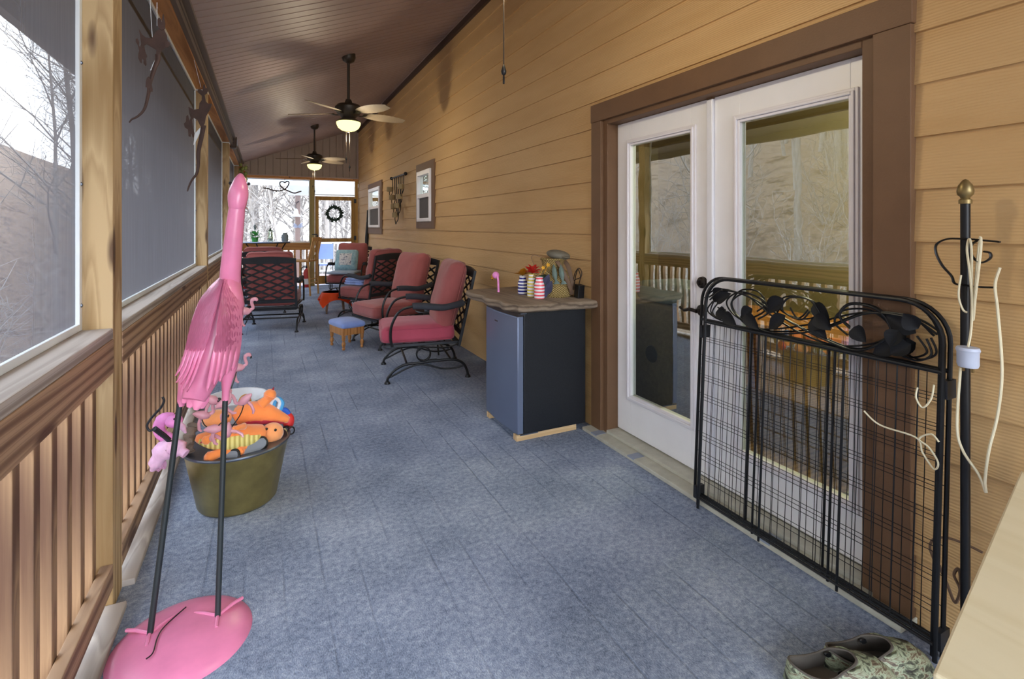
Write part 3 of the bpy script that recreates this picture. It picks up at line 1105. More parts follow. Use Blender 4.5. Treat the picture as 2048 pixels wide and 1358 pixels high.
# leafless undergrowth
def shrub_mesh(seed):
    r2 = random.Random(seed)
    bm = BM()
    for k in range(16):
        a = r2.uniform(0, 6.28)
        d = V((math.cos(a) * r2.uniform(.1, .7), math.sin(a) * r2.uniform(.1, .7), 1)).normalized()
        L = r2.uniform(1.4, 3.4)
        p = V((r2.uniform(-.3, .3), r2.uniform(-.3, .3), -.2))
        pts = [p]
        for i in range(5):
            d = (d + V((r2.uniform(-1, 1), r2.uniform(-1, 1), r2.uniform(-.3, .4))) * .22).normalized()
            pts.append(pts[-1] + d * L / 5)
        tube(bm, pts, [.014, .012, .010, .008, .006, .004], 4)
        for q in range(9):
            i = r2.randrange(1, 5)
            b0 = pts[i].lerp(pts[i + 1], r2.random())
            e = V((r2.uniform(-1, 1), r2.uniform(-1, 1), r2.uniform(-.1, 1.1))).normalized() * r2.uniform(.25, .8)
            mid = b0 + e * .5 + V((r2.uniform(-1, 1), r2.uniform(-1, 1), 0)) * .06
            tube(bm, [b0, mid, b0 + e], [.006, .005, .003], 3)
            for _ in range(2):
                e2 = V((r2.uniform(-1, 1), r2.uniform(-1, 1), r2.uniform(-.2, 1))).normalized() * r2.uniform(.12, .35)
                tube(bm, [mid, mid + e2], [.004, .003], 3)
    return bm
sp = [obj('bare_shrub', shrub_mesh(50 + k), 'bark', angle=80) for k in range(4)]
rng = random.Random(11)
for i in range(170):
    o = sp[i] if i < 4 else sp[i % 4].copy()
    if i >= 4:
        COL.objects.link(o)
    if i % 3:
        x, y = rng.uniform(-6, 9), rng.uniform(17.5, 30)
        tag(o, 'leafless twiggy shrub in the undergrowth beyond the far end of the porch', 'shrub', 'leafless shrubs beyond the far end')
    else:
        x, y = -rng.uniform(4.5, 22), rng.uniform(-9, 14)
        tag(o, 'leafless twiggy shrub on the leaf covered slope behind the side screens', 'shrub', 'leafless shrubs on the side slope')
    o.location = (x, y, hill(x, y))
    o.rotation_euler = (0, 0, rng.uniform(0, 6.28))
    q = rng.uniform(.8, 1.5)
    o.scale = (q, q, q * (1.5 if i % 2 else .9))

# deck beyond the end door
bm = BM()
box(bm, -1.2, 3.2, 13.02, 16.2, -.14, -.02)
struct('deck', bm, 'mauve', smooth=False)
r = thing('deck_railing', 'pale grey deck railing with thin balusters outside the far screen door', 'railing', (1, 16, 0))
bm = BM()
box(bm, -1.2, 3.2, 15.96, 16.05, .88, .93)
obj('top_rail', bm, 'deck_rail', r, world=True, smooth=False)
bm = BM()
box(bm, -1.2, 3.2, 15.98, 16.02, .06, .11)
obj('bottom_rail', bm, 'deck_rail', r, world=True, smooth=False)
for q in range(34):
    bm = BM()
    xx = -1.15 + q * .13
    box(bm, xx - .02, xx + .02, 15.98, 16.02, .11, .88)
    obj('baluster', bm, 'deck_rail', r, world=True, smooth=False)
    if q in (0, 33):
        bm = BM()
        box(bm, xx - .045, xx + .045, 15.955, 16.045, -.02, 1.0)
        obj('newel', bm, 'deck_rail', r, world=True, smooth=False)
bm = BM()
box(bm, -.9, 3.3, 13.1, 15.3, 2.52, 2.53)
o = obj('deck_roof', bm, 'roof_sheet', smooth=False)
o['kind'] = 'structure'
bm = BM()
box(bm, .55, 3.3, 14.9, 15.05, 2.24, 2.515)
o = obj('deck_beam', bm, 'soffit', smooth=False)
tag(o, 'white boxed beam under the roof outside the far end', 'beam')
bm = BM()
box(bm, .74, .86, 14.92, 15.03, -.02, 2.24)
o = obj('deck_post', bm, 'mauve', smooth=False)
tag(o, 'grey brown square post outside the far end carrying the white beam', 'post')
# bell and leaf ornament on that post
f = thing('hanging_bell', 'white bell shaped feeder hanging on a curved hook outside the far screen', 'bird feeder', (.70, 14.9, 1.6))
bx = pt(592, 432, Y=14.9)
bm = BM()
tube(bm, smooth_path([(.74, 14.9, bx.z + .36), (bx.x + .08, 14.9, bx.z + .40), (bx.x, 14.9, bx.z + .32), (bx.x, 14.9, bx.z + .2)], 6), .008, 6)
obj('hook', bm, 'char_iron', f, world=True)
bm = BM()
lathe(bm, [(.001, .22), (.03, .21), (.055, .15), (.065, .08), (.12, .02), (.13, 0), (.001, 0.01)], c=bx - V((0, 0, .02)), seg=18)
obj('bell', bm, 'white_enamel', f, world=True)
f = thing('leaf_ornament', 'pair of pale metal leaf shapes fixed on the grey post outside the far end', 'ornament', (.80, 14.9, 1.4))
for sx in (-1, 1):
    for ang, L in ((.5, .13), (-.1, .14)):
        bm = BM()
        b0 = V((.80, 14.90, 1.38))
        leaf(bm, b0, b0 + V((sx * L * math.cos(ang), 0, L * math.sin(ang) + .05)), (0, -1, .1), .03, .1, 0, 6, .003)
        obj('metal_leaf', bm, 'socket', f, world=True)
# blue deck chair seen through the door
f = thing('blue_deck_chair', 'blue folding chair back seen through the lower half of the far screen door', 'chair', (1.5, 14.3, -.02))
bm = BM()
box(bm, 1.26, 1.66, 14.52, 14.55, .52, .93)
obj('backrest', bm, 'blue_cushion', f, world=True, smooth=False)
bm = BM()
box(bm, 1.26, 1.66, 14.05, 14.5, .38, .42)
obj('seat', bm, 'blue_cushion', f, world=True, smooth=False)
for sx in (1.26, 1.66):
    for y0, y1, zt in ((14.05, 14.05, .42), (14.54, 14.54, .95)):
        bm = BM()
        tube(bm, [(sx, y0, -.019), (sx, y1, zt)], .012)
        obj('leg', bm, 'char_iron', f, world=True)

# ================================================================== THE ROOM BEHIND THE FRENCH DOORS
bm = BM()
box(bm, XD + .12, 5.4, -1.2, 6.0, -.05, .02)
struct('floor_room', bm, 'room_floor', smooth=False)
bm = BM()
box(bm, 5.4, 5.5, -1.2, 6.0, .02, 2.6)
box(bm, XD + .06, 5.4, 6.0, 6.1, .02, 2.6)
box(bm, XD + .05, XD + .06, 2.80, 6.0, .02, 2.6)
box(bm, XD + .05, XD + .06, -1.2, 1.14, .02, 2.6)
box(bm, XD + .05, XD + .06, 1.14, 2.80, 2.1, 2.6)
struct('wall_room', bm, 'house_wall', smooth=False)
bm = BM()
box(bm, XD + .06, 5.4, -1.3, -1.2, .02, 2.6)
struct('wall_room_side', bm, 'green_wall', smooth=False)
bm = BM()
box(bm, XD + .05, 5.5, -1.3, 6.1, 2.6, 2.7)
struct('ceiling_room', bm, 'house_wall', smooth=False)
bm = BM()
box(bm, 5.36, 5.399, 1.75, 2.65, .02, 2.05)
for y0 in (1.87, 2.27):
    for z0, z1 in ((.2, .8), (.95, 1.45), (1.58, 1.92)):
        box(bm, 5.345, 5.36, y0, y0 + .28, z0, z1)
struct('door_4', bm, 'panel_brown', smooth=False, bevel=0.006)
t = thing('wooden_table', 'honey coloured wooden table indoors, seen through the right door leaf', 'table', (3.45, 2.3, .02))
bm = BM()
box(bm, -.35, .35, -.55, .75, .66, .70)
obj('tabletop', bm, 'orange_oak', t, smooth=False, bevel=.004)
for sx in (-.3, .3):
    for sy in (-.5, .7):
        bm = BM()
        box(bm, sx - .03, sx + .03, sy - .03, sy + .03, 0.001, .66)
        obj('leg', bm, 'orange_oak', t, smooth=False)
bm = BM()
box(bm, 2.65, 3.25, .75, 1.6, .021, .035)
tag(obj('rug', bm, 'rug', smooth=False), 'leaf patterned rug on the floor behind the right door leaf', 'rug')
# carpeted cat house with a black disc as its hole's shade, behind the left leaf
t = thing('cat_house', 'brown carpeted box with a black disc for its round hole behind the left door leaf', 'cat house', (2.55, 2.62, .02))
bm = BM()
box(bm, -.22, .22, -.26, .30, 0.001, .86)
obj('carpeted_box', bm, 'cat_carpet', t, bevel=.02, smooth=False)
bm = BM()
q = pt(1302, 708, X=2.325)
lathe(bm, [(.001, .004), (.055, .004), (.058, 0)], seg=24, M=Matrix.Translation((-.221, q.y - 2.62, q.z - .02)) @ Rx)
obj('hole_shade_disc', bm, 'black', t)  # flat black disc painted as the dark inside of the hole
bm = BM()
rbox(bm, (0.02, 0.02, .93), (.2, .24, .07), .05, 8, M=None)
tag(obj('folded_blanket', bm, 'jar', world=False), 'teal grey folded blanket on top of the carpeted cat house', 'blanket').location = (2.55, 2.62, .02)
lampo = thing('added_room_lamp', 'made-up round lamp added to brighten the room behind the french doors', 'lamp', (3.9, 2.2, 2.6))
bm = BM()
lathe(bm, [(.16, -.001), (.16, -.03), (.12, -.07), (.001, -.09)], seg=24)
obj('shade', bm, 'lamp_glass', lampo)
ld = bpy.data.lights.new('added_room_light', 'POINT')  # invented light, added to brighten the room seen through the glass
ld.energy = 58
ld.color = (1, .86, .62)
ld.shadow_soft_size = .08
lo = bpy.data.objects.new('added_room_light', ld)
lo.location = (3.9, 2.2, 2.42)
COL.objects.link(lo)

# ================================================================== CHAIRS
def cushioned_chair(loc, yaw, label, seat_mat='burgundy', back_mat='burgundy', pad=True, seed=0, group='cushioned iron rocking chairs'):
    """spring rocker, local frame: +x is where the sitter faces"""
    t = thing('cushioned_patio_chair', label, 'chair', loc, yaw, group)
    def lx(p):
        return p
    # seat cushion with piping
    b = BM()
    rbox(b, (.09, 0, .415), (.335, .295, .07), .045, 14, .03, wr=.006, seed=seed, px=2)
    sc = obj('seat_cushion', b, seat_mat, t, angle=80)
    b = BM()
    for z in (.468, .358):
        loop = []
        for k in range(48):
            a = 2 * PI * k / 48
            c, s = math.cos(a), math.sin(a)
            loop.append((.09 + .333 * math.copysign(abs(c) ** .22, c), .293 * math.copysign(abs(s) ** .22, s), z))
        tube(b, loop, .005, 5, True)
    obj('piping', b, seat_mat, sc)
    # back cushion leaning on the frame
    R = Matrix.Translation((-.152, 0, .475)) @ Matrix.Rotation(math.radians(-14), 4, 'Y')
    b = BM()
    rbox(b, (0.0, 0, .285), (.075, .285, .325), .065, 14, .05, M=R, wr=.012, seed=seed + 4, px=0)
    bc = obj('back_cushion', b, back_mat, t, angle=80)
    b = BM()
    loop = []
    for k in range(48):
        a = 2 * PI * k / 48
        c, s = math.cos(a), math.sin(a)
        loop.append(R @ V((-.055, .283 * math.copysign(abs(c) ** .25, c), .285 + .323 * math.copysign(abs(s) ** .25, s))))
    tube(b, loop, .005, 5, True)
    obj('piping', b, back_mat, bc)
    # back frame
    Rb = Matrix.Translation((-.275, 0, .30)) @ Matrix.Rotation(math.radians(-12.5), 4, 'Y')
    b = BM()
    for s in (-1, 1):
        box(b, -.012, .012, s * .325 - .014, s * .325 + .014, 0, .70, Rb)
    n = 12
    for i in range(n):
        y0, y1 = -.325 + .65 * i / n, -.325 + .65 * (i + 1) / n
        h0, h1 = [.025 * (1 - (q / .325) ** 2) for q in (y0, y1)]
        vs = []
        for x in (-.014, .010):
            for y, h in ((y0, h0), (y1, h1)):
                vs += [b.verts.new(Rb @ V((x, y, .635))), b.verts.new(Rb @ V((x, y, .70 + h)))]
        for f in ((0, 1, 3, 2), (4, 6, 7, 5), (1, 5, 7, 3), (0, 2, 6, 4), (0, 4, 5, 1), (2, 3, 7, 6)):
            b.faces.new([vs[q] for q in f])
    box(b, -.012, .012, -.325, .325, .09, .135, Rb)
    box(b, -.012, .012, -.325, .325, -.012, .012, Rb)
    obj('back_frame', b, 'char_iron', t, smooth=False)
    b = BM()
    z0, z1, w = .135, .636, .31
    for sgn in (-1, 1):
        for k in range(-3, 4):
            # flat diagonal strap clipped to the frame
            c0 = k * .205
            pts = []
            for q in range(41):
                u = q / 40
                y = sgn * (-1 + 2 * u) * .55 + c0
                z = z0 + (z1 - z0) * u
                if -w <= y <= w:
                    pts.append(V((sgn * .004, y, z)))
            if len(pts) > 2:
                a, e = pts[0], pts[-1]
                d = (e - a).normalized()
                nn = V((1, 0, 0)).cross(d) * .011
                vs = [b.verts.new(Rb @ (q + m + V((o, 0, 0)))) for q in (a, e) for m in (nn, -nn) for o in (-.003, .003)]
                for f in ((0, 1, 3, 2), (4, 6, 7, 5), (0, 4, 5, 1), (2, 3, 7, 6), (0, 2, 6, 4), (1, 5, 7, 3)):
                    b.faces.new([vs[q] for q in f])
    obj('lattice', b, 'char_iron', t, smooth=False)
    # seat frame
    b = BM()
    for s in (-1, 1):
        box(b, -.27, .40, s * .30 - .013, s * .30 + .013, .315, .338)
    box(b, .38, .405, -.313, .313, .315, .338)
    box(b, -.28, -.255, -.313, .313, .315, .338)
    for x in (-.1, .06, .22):
        box(b, x - .012, x + .012, -.30, .30, .322, .334)
    obj('seat_frame', b, 'char_iron', t, smooth=False)
    for s in (-1, 1):
        y = s * .335
        b = BM()
        path = smooth_path([(.33, y, .325), (.345, y, .40), (.335, y, .52), (.27, y, .635), (.17, y, .675), (.05, y, .675), (-.12, y, .655), (-.25, y, .675), (-.34, y, .70)], 6)
        tube(b, path, .012, 8)
        ar = obj('arm', b, 'black_iron', t)
        if pad:
            b = BM()
            pp = [q for q in path if q.x < .155]
            tube(b, [q + V((0, 0, .002)) for q in pp if q.x > -.10], .031, 12)
            tube(b, [q + V((0, 0, .002)) for q in pp if q.x < -.085 and q.x > -.325], .030, 12)
            obj('foam_sleeve', b, 'foam', ar)
        # runner with arched feet
        b = BM()
        tube(b, smooth_path([(.375, y, .02), (.365, y, .055), (.31, y, .115), (.22, y, .158), (.10, y, .165), (-.12, y, .175), (-.24, y, .168), (-.31, y, .13), (-.345, y, .07), (-.355, y, .02)], 5), .012, 8)
        tube(b, smooth_path([(.366, y, .05), (.29, y, .085), (.20, y, .125), (.10, y, .150), (0, y, .135), (-.12, y, .098), (-.24, y, .095), (-.335, y, .115)], 5), .008, 8)
        rn = obj('runner', b, 'black_iron', t)
        for fx in (.375, -.355):
            b = BM()
            lathe(b, [(.001, .022), (.018, .022), (.026, .008), (.026, .0005), (.001, .0005)], c=(fx, y, 0), seg=14)
            obj('foot_glide', b, 'black_iron', rn)
        b = BM()
        for dy in (-.014, .014):
            tube(b, [(.055 + .062 * math.cos(a), y + dy, .245 + .062 * math.sin(a)) for a in [2 * PI * k / 24 for k in range(24)]], .007, 6, True)
        tube(b, smooth_path([(.055, y, .307), (-.06, y, .295), (-.17, y, .29), (-.27, y, .318)], 5), .007, 6)
        box(b, -.07, .06, y - .016, y + .016, .172, .188)
        obj('spring', b, 'black_iron', t)
    b = BM()
    for x, z in ((.20, .155), (-.20, .172)):
        tube(b, [(x, -.335, z), (x, .335, z)], .010, 8)
    obj('cross_bar', b, 'black_iron', t)
    return t

c1 = cushioned_chair((1.40, 4.82, 0), math.radians(171), 'crimson seated iron rocking chair nearest the camera, next to the small fridge', 'crimson', seed=1)
cushioned_chair((1.43, 6.24, 0), math.radians(197), 'burgundy cushioned rocking chair directly behind the nearest crimson one, facing the camera', seed=2)
cushioned_chair((1.47, 7.86, 0), math.radians(122), 'burgundy chair showing its dark lattice back to the house wall side, blue towel on seat', seed=3)
cushioned_chair((1.48, 10.35, 0), math.radians(245), 'farthest burgundy chair against the wall, holding a teal square pillow', seed=5)
cushioned_chair((.115, 7.72, 0), math.radians(79), 'burgundy chair by the side railing, seen from behind through its black lattice', seed=6)
cushioned_chair((.02, 9.45, 0), math.radians(80), 'burgundy chair mostly hidden behind the lattice backed chair by the railing', seed=7)

# things lying on chairs
t = thing('square_pillow', 'teal square throw pillow with a pale printed panel on the farthest chair', 'pillow', (1.40, 10.20, .545), math.radians(245), rot=None)
Rp = Matrix.Rotation(math.radians(-16), 4, 'Y')
b = BM()
rbox(b, (0, 0, .21), (.055, .215, .205), .05, 12, .05, M=Rp, px=0)
obj('pillow_body', b, 'teal', t, angle=80)
b = BM()
rbox(b, (.062, 0, .21), (.028, .135, .13), .02, 8, .024, M=Rp, px=0)
obj('printed_panel', b, 'panel_print', t, angle=80)
b = BM()
rbox(b, (0, 0, .03), (.27, .26, .022), .02, 8, .008)
o = tag(obj('seat_pad', b, 'slate_pad', angle=80), 'thin pale blue pad lying on the farthest burgundy seat', 'pad')
o.location = (1.365, 10.10, .502)
o.rotation_euler = (0, 0, math.radians(245))
t = thing('folded_towel', 'light blue folded towel stacked on the seat of the lattice backed wall chair', 'towel', (1.37, 8.02, .514), math.radians(122))
for k in range(3):
    b = BM()
    rbox(b, (0.02 - .01 * k, .0, .022 + k * .034), (.19 - .008 * k, .21, .018), .016, 8, .006, wr=.006, seed=k)
    obj('towel_fold', b, 'blue_towel', t, angle=80)

# ================================================================== SMALL TABLES, STOOL, ORANGE CLOTH
t = thing('footstool', 'low oak footstool with a periwinkle blue cushion', 'footstool', (.86, 6.19, 0), math.radians(106))
b = BM()
rbox(b, (0, 0, .275), (.205, .145, .028), .026, 12, .03, px=2)
obj('cushion', b, 'blue_cushion', t, angle=80)
b = BM()
for a in ((-.185, .185, -.13, -.112), (-.185, .185, .112, .13), (-.185, -.167, -.112, .112), (.167, .185, -.112, .112)):
    box(b, a[0], a[1], a[2], a[3], .165, .25)
obj('apron', b, 'stool_wood', t, smooth=False, bevel=.003)
for sx in (-1, 1):
    for sy in (-1, 1):
        b = BM()
        lathe(b, [(.001, 0.0005), (.014, 0.0005), (.019, .02), (.012, .034), (.021, .05), (.023, .075), (.012, .098), (.02, .115), (.022, .165), (.001, .165)], c=(sx * .165, sy * .11, 0), seg=14)
        obj('leg', b, 'stool_wood', t)

t = thing('small_black_table', 'small black metal table between the two nearest burgundy chairs', 'table', (1.72, 5.50, 0))
b = BM()
lathe(b, [(.001, .455), (.22, .455), (.225, .462), (.22, .47), (.001, .468)], seg=28)
obj('tabletop', b, 'black_iron', t)
for k in range(3):
    b = BM()
    a = 2 * PI * k / 3 + .4
    tube(b, smooth_path([(.19 * math.cos(a), .19 * math.sin(a), .001), (.10 * math.cos(a), .10 * math.sin(a), .2), (.17 * math.cos(a), .17 * math.sin(a), .456)], 6), .009, 6)
    obj('leg', b, 'black_iron', t)
b = BM()
lathe(b, [(.001, 0), (.05, 0), (.055, .05), (.048, .05), (.045, .008), (.001, .008)], seg=18)
o = tag(obj('metal_bowl', b, 'steel_rim'), 'small dull metal bowl on the black table between the near chairs', 'bowl')
o.location = (1.62, 5.42, .4705)

t = thing('draped_stool', 'low dark wooden stool under the bright orange cloth', 'stool', (1.03, 8.72, 0))
b = BM()
lathe(b, [(.001, .30), (.20, .30), (.205, .315), (.20, .33), (.001, .33)], seg=28)
obj('seat', b, 'strap', t)
for k in range(4):
    b = BM()
    a = PI / 2 * k + .7
    loft(b, [(.19 * math.cos(a), .19 * math.sin(a), 0.001), (.15 * math.cos(a), .15 * math.sin(a), .30)], [.013, .022], seg=8)
    obj('leg', b, 'strap', t)
b = BM()
N = 26
gv = {}
for i in range(N + 1):
    for j in range(N + 1):
        u, v = i / N * 2 - 1, j / N * 2 - 1
        x, y = u * .31, v * .31
        r = math.hypot(x, y)
        if r <= .205:
            z = .337
        else:
            e = r - .205
            z = .337 - e * 1.0
            k = (.205 + e * .42) / r
            a = math.atan2(y, x)
            k *= 1 + .09 * math.sin(a * 7 + 1) * min(1, e * 12)
            x, y = x * k, y * k
        gv[i, j] = b.verts.new((x, y, z))
fs = []
for i in range(N):
    for j in range(N):
        fs.append(b.faces.new([gv[i, j], gv[i + 1, j], gv[i + 1, j + 1], gv[i, j + 1]]))
bmesh.ops.solidify(b, geom=fs, thickness=-.006)
o = tag(obj('orange_cloth', b, 'orange_cloth', angle=80), 'bright orange cloth draped over a low stool between the wall chairs', 'cloth')
o.location = (1.03, 8.72, 0.001)

t = thing('side_table', 'small glass topped side table by the railing, left of the lattice chair', 'table', (-.28, 8.35, 0))
b = BM()
lathe(b, [(.001, .495), (.16, .495), (.163, .50), (.16, .506), (.001, .506)], seg=24)
obj('tabletop', b, 'glass_top', t)
for k in range(3):
    a = 2 * PI * k / 3 + .3
    b = BM()
    tube(b, [(.15 * math.cos(a), .15 * math.sin(a), 0.001), (.06 * math.cos(a), .06 * math.sin(a), .25), (.13 * math.cos(a), .13 * math.sin(a), .495)], .008, 6)
    obj('leg', b, 'black_iron', t)
b = BM()
lathe(b, [(.001, 0), (.05, 0), (.07, .022), (.066, .024), (.046, .006), (.001, .006)], seg=18)
o = tag(obj('saucer', b, 'red_ball'), 'red saucer on the glass side table by the railing', 'saucer')
o.location = (-.28, 8.31, .507)

# ================================================================== FAR END TABLE GROUP
t = thing('bar_table', 'tall round table with a pale blue glass top in the far left corner', 'table', (.03, 11.55, 0))
b = BM()
lathe(b, [(.001, 1.075), (.44, 1.075), (.445, 1.085), (.44, 1.095), (.001, 1.095)], seg=40)
obj('glass_top', b, 'glass_top', t)
b = BM()
lathe(b, [(.445, 1.062), (.452, 1.062), (.452, 1.074), (.445, 1.074)], seg=40)
obj('rim_ring', b, 'black_iron', t)
for k in range(4):
    a = PI / 2 * k + .5
    b = BM()
    c, s = math.cos(a), math.sin(a)
    tube(b, smooth_path([(.36 * c, .36 * s, .001), (.24 * c, .24 * s, .45), (.30 * c, .30 * s, .85), (.42 * c, .42 * s, 1.062)], 6), .013, 8)
    obj('leg', b, 'black_iron', t)
t = thing('slat_back_chair', 'honey coloured bar chair with a slatted back beside the tall glass table', 'chair', (.72, 11.25, 0), math.radians(150))
b = BM()
rbox(b, (.0, 0, .70), (.20, .20, .022), .015, 6)
obj('seat', b, 'slat_wood', t, smooth=False)
for sx, sy in ((.17, -.17), (.17, .17)):
    b = BM()
    loft(b, [(sx, sy, .001), (sx * .95, sy * .95, .68)], [.018, .021], seg=8)
    obj('leg', b, 'slat_wood', t)
for sy in (-.18, .18):
    b = BM()
    loft(b, [(-.22, sy, .001), (-.18, sy, .7), (-.27, sy, 1.12)], [.019, .021, .018], seg=8)
    obj('back_post', b, 'slat_wood', t)
b = BM()
box(b, -.285, -.255, -.20, .20, 1.10, 1.18)
obj('top_rail', b, 'slat_wood', t, smooth=False, bevel=.004)
for k in range(5):
    b = BM()
    y = -.12 + .06 * k
    loft(b, [(-.19, y, .71), (-.268, y, 1.105)], [(.012, .007)] * 2, seg=8)
    obj('slat', b, 'slat_wood', t)
b = BM()
for z in (.25, .33):
    tube(b, [(.17, -.17, z), (.17, .17, z)], .011)
    tube(b, [(-.2, -.18, z), (-.2, .18, z)], .011)
obj('stretcher', b, 'slat_wood', t)
zt = 1.0955
t = thing('potted_plant', 'small bright green plant in a pot on the tall glass table', 'plant', (-.18, 11.35, zt))
b = BM()
lathe(b, [(.001, 0), (.05, 0), (.065, .09), (.058, .09), (.05, .08), (.001, .08)], seg=16)
obj('pot', b, 'plant', t)
b = BM()
rr = random.Random(3)
for k in range(46):
    a, e = rr.uniform(0, 6.28), rr.uniform(-.1, 1.3)
    d = V((math.cos(a) * math.cos(e), math.sin(a) * math.cos(e), math.sin(e)))
    p = V((0, 0, .09)) + d * rr.uniform(.02, .10)
    leaf(b, p, p + d * .075, V((0, 0, 1)) + d * .2, .022, .15, .2, 4)
obj('leaves', b, 'plant', t)
b = BM()
lathe(b, [(.001, .24), (.012, .24), (.02, .27), (.03, .30), (.018, .33), (.001, .345)], seg=12)
tube(b, [(0, 0, .08), (0, 0, .245)], .006, 6)
obj('finial_pick', b, 'jar', t)
t = thing('glass_lantern', 'clear glass lantern with a dark cap on the tall glass table', 'lantern', (.10, 11.62, zt))
b = BM()
lathe(b, [(.055, 0), (.06, .01), (.052, .12), (.05, .20), (.046, .20), (.048, .12), (.055, .012), (.001, .008)], seg=20)
obj('glass_body', b, 'glass', t)
b = BM()
lathe(b, [(.001, .27), (.018, .27), (.02, .23), (.058, .212), (.06, .203), (.001, .203)], seg=20)
obj('cap', b, 'leaf_dark', t)
b = BM()
lathe(b, [(.001, .012), (.026, .012), (.026, .07), (.001, .07)], seg=14)
obj('candle', b, 'tan_cup', t)
b = BM()
lathe(b, [(.001, 0), (.055, 0), (.066, .05), (.066, .12), (.045, .155), (.048, .175), (.04, .175), (.038, .15), (.001, .13)], seg=20)
o = tag(obj('pottery_jar', b, 'jar'), 'blue grey pottery jar at the right end of the tall glass table', 'jar')
o.location = (.37, 11.42, zt)
t = thing('pillar_candle', 'cream pillar candle standing on the rail cap at the far left', 'candle', (-.545, 11.2, 1.0305))
b = BM()
lathe(b, [(.001, 0), (.05, 0), (.052, .19), (.046, .205), (.001, .198)], seg=18)
obj('wax', b, 'candle', t)
b = BM()
tube(b, [(0, 0, .195), (0.002, 0, .215)], .003, 5)
obj('wick', b, 'black', t)
t = thing('fire_extinguisher', 'red fire extinguisher standing on the floor by the far greenish post', 'fire extinguisher', (.86, 12.62, 0))
b = BM()
lathe(b, [(.001, .001), (.066, .001), (.07, .015), (.07, .34), (.055, .39), (.025, .42), (.022, .44), (.001, .44)], seg=22)
obj('cylinder', b, 'ext_red', t)
b = BM()
lathe(b, [(.0712, .07), (.0712, .20)], seg=22)
obj('label_band', b, 'paper', t)
b = BM()
lathe(b, [(.001, .44), (.02, .44), (.02, .48), (.001, .48)], seg=12)
box(b, -.085, .02, -.012, .012, .485, .50)
box(b, -.075, .02, -.012, .012, .455, .468)
obj('valve_handle', b, 'black', t, smooth=False)
b = BM()
tube(b, smooth_path([(-.02, -.02, .47), (-.09, -.03, .46), (-.11, -.03, .36), (-.085, -.02, .24)], 6), .011, 8)
obj('hose', b, 'black', t)

# ================================================================== FRIDGE AND WHAT STANDS ON IT
t = thing('small_fridge', 'compact black fridge with a slate grey door, standing against the house wall', 'fridge', (1.73, 3.20, 0.04))
FX0, FX1, FY0, FY1 = 1.52, 2.0, 2.945, 3.465
b = BM()
box(b, FX0, FX1, FY0, FY1, 0.0405, .842)
obj('cabinet', b, 'fridge_black', t, world=True, smooth=False, bevel=.006)
b = BM()
n = 10
prof = []
for k in range(n + 1):
    v = k / n
    prof.append((FX0 - .048 - .016 * math.sin(PI * v), FY0 + (FY1 - FY0) * v))
out = [(FX0 - .004, FY0), *prof, (FX0 - .004, FY1)]
prism(b, out, .765, Matrix.Translation((0, 0, .0475 + .765 / 2)))
obj('door', b, 'fridge_front', t, world=True, angle=30, bevel=.005)
b = BM()
prism(b, [(x + .004, y) for x, y in out], .026, Matrix.Translation((0, 0, .826)))
tr = obj('door_top_trim', b, 'fridge_edge', t, world=True, angle=30)
b = BM()
q = pt(993, 641, X=1.458)
box(b, 1.4535, 1.459, q.y - .022, q.y + .022, q.z - .004, q.z + .004)
obj('badge', b, 'fridge_edge', t, world=True, smooth=False)
for x1, z0, z1 in ((FX0 + .015, .829, .836), (FX0 + .10, .0405, .0465)):
    b = BM()
    box(b, FX0 - .03, x1, FY0 - .008, FY0 - .0005, z0, z1)
    obj('hinge_plate', b, 'steel_rim', t, world=True, smooth=False)
for y0, lab in ((2.955, 'pale pine block under the front side of the small fridge'), (3.40, 'pale pine block under the far side of the small fridge')):
    b = BM()
    box(b, 1.47, 1.93, y0, y0 + .05, 0.0005, .040)
    tag(obj('wood_block', b, 'block', smooth=False, bevel=.002), lab, 'wood block')

# live edge slab on top
b = BM()
outl = [(1.44, 3.80), (1.405, 3.62), (1.425, 3.45), (1.40, 3.30), (1.43, 3.16), (1.41, 3.03), (1.455, 2.955), (1.47, 2.895), (1.62, 2.882), (1.80, 2.872), (1.96, 2.86), (2.035, 2.85), (2.05, 2.90), (2.045, 3.2), (2.05, 3.6), (2.045, 3.84), (1.9, 3.86), (1.7, 3.83), (1.55, 3.835)]
outl = [(p.x, p.y) for p in smooth_path([(x, y, 0) for x, y in outl], 4, True)]
N = len(outl)
cxy = V((1.75, 3.33))
levels = [(0.0, .955), (.012, .99), (.030, 1.0), (.046, .985), (.052, .965)]
rings = []
for dz, k in levels:
    rings.append([b.verts.new((cxy.x + (x - cxy.x) * k + .004 * noise.noise(V((x * 20, y * 20, dz * 60))), cxy.y + (y - cxy.y) * k, .8425 + dz + (.004 * noise.noise(V((x * 9, y * 9, 2))) if 0 < dz < .05 else 0))) for x, y in outl])
for a, c in zip(rings, rings[1:]):
    for k in range(N):
        b.faces.new([a[k], a[(k + 1) % N], c[(k + 1) % N], c[k]])
b.faces.new(rings[0][::-1])
b.faces.new(rings[-1])
tag(obj('wood_slab', b, 'slab', angle=35), 'weathered live edge wooden slab lying on top of the small fridge', 'wood slab')
ZS = .8950

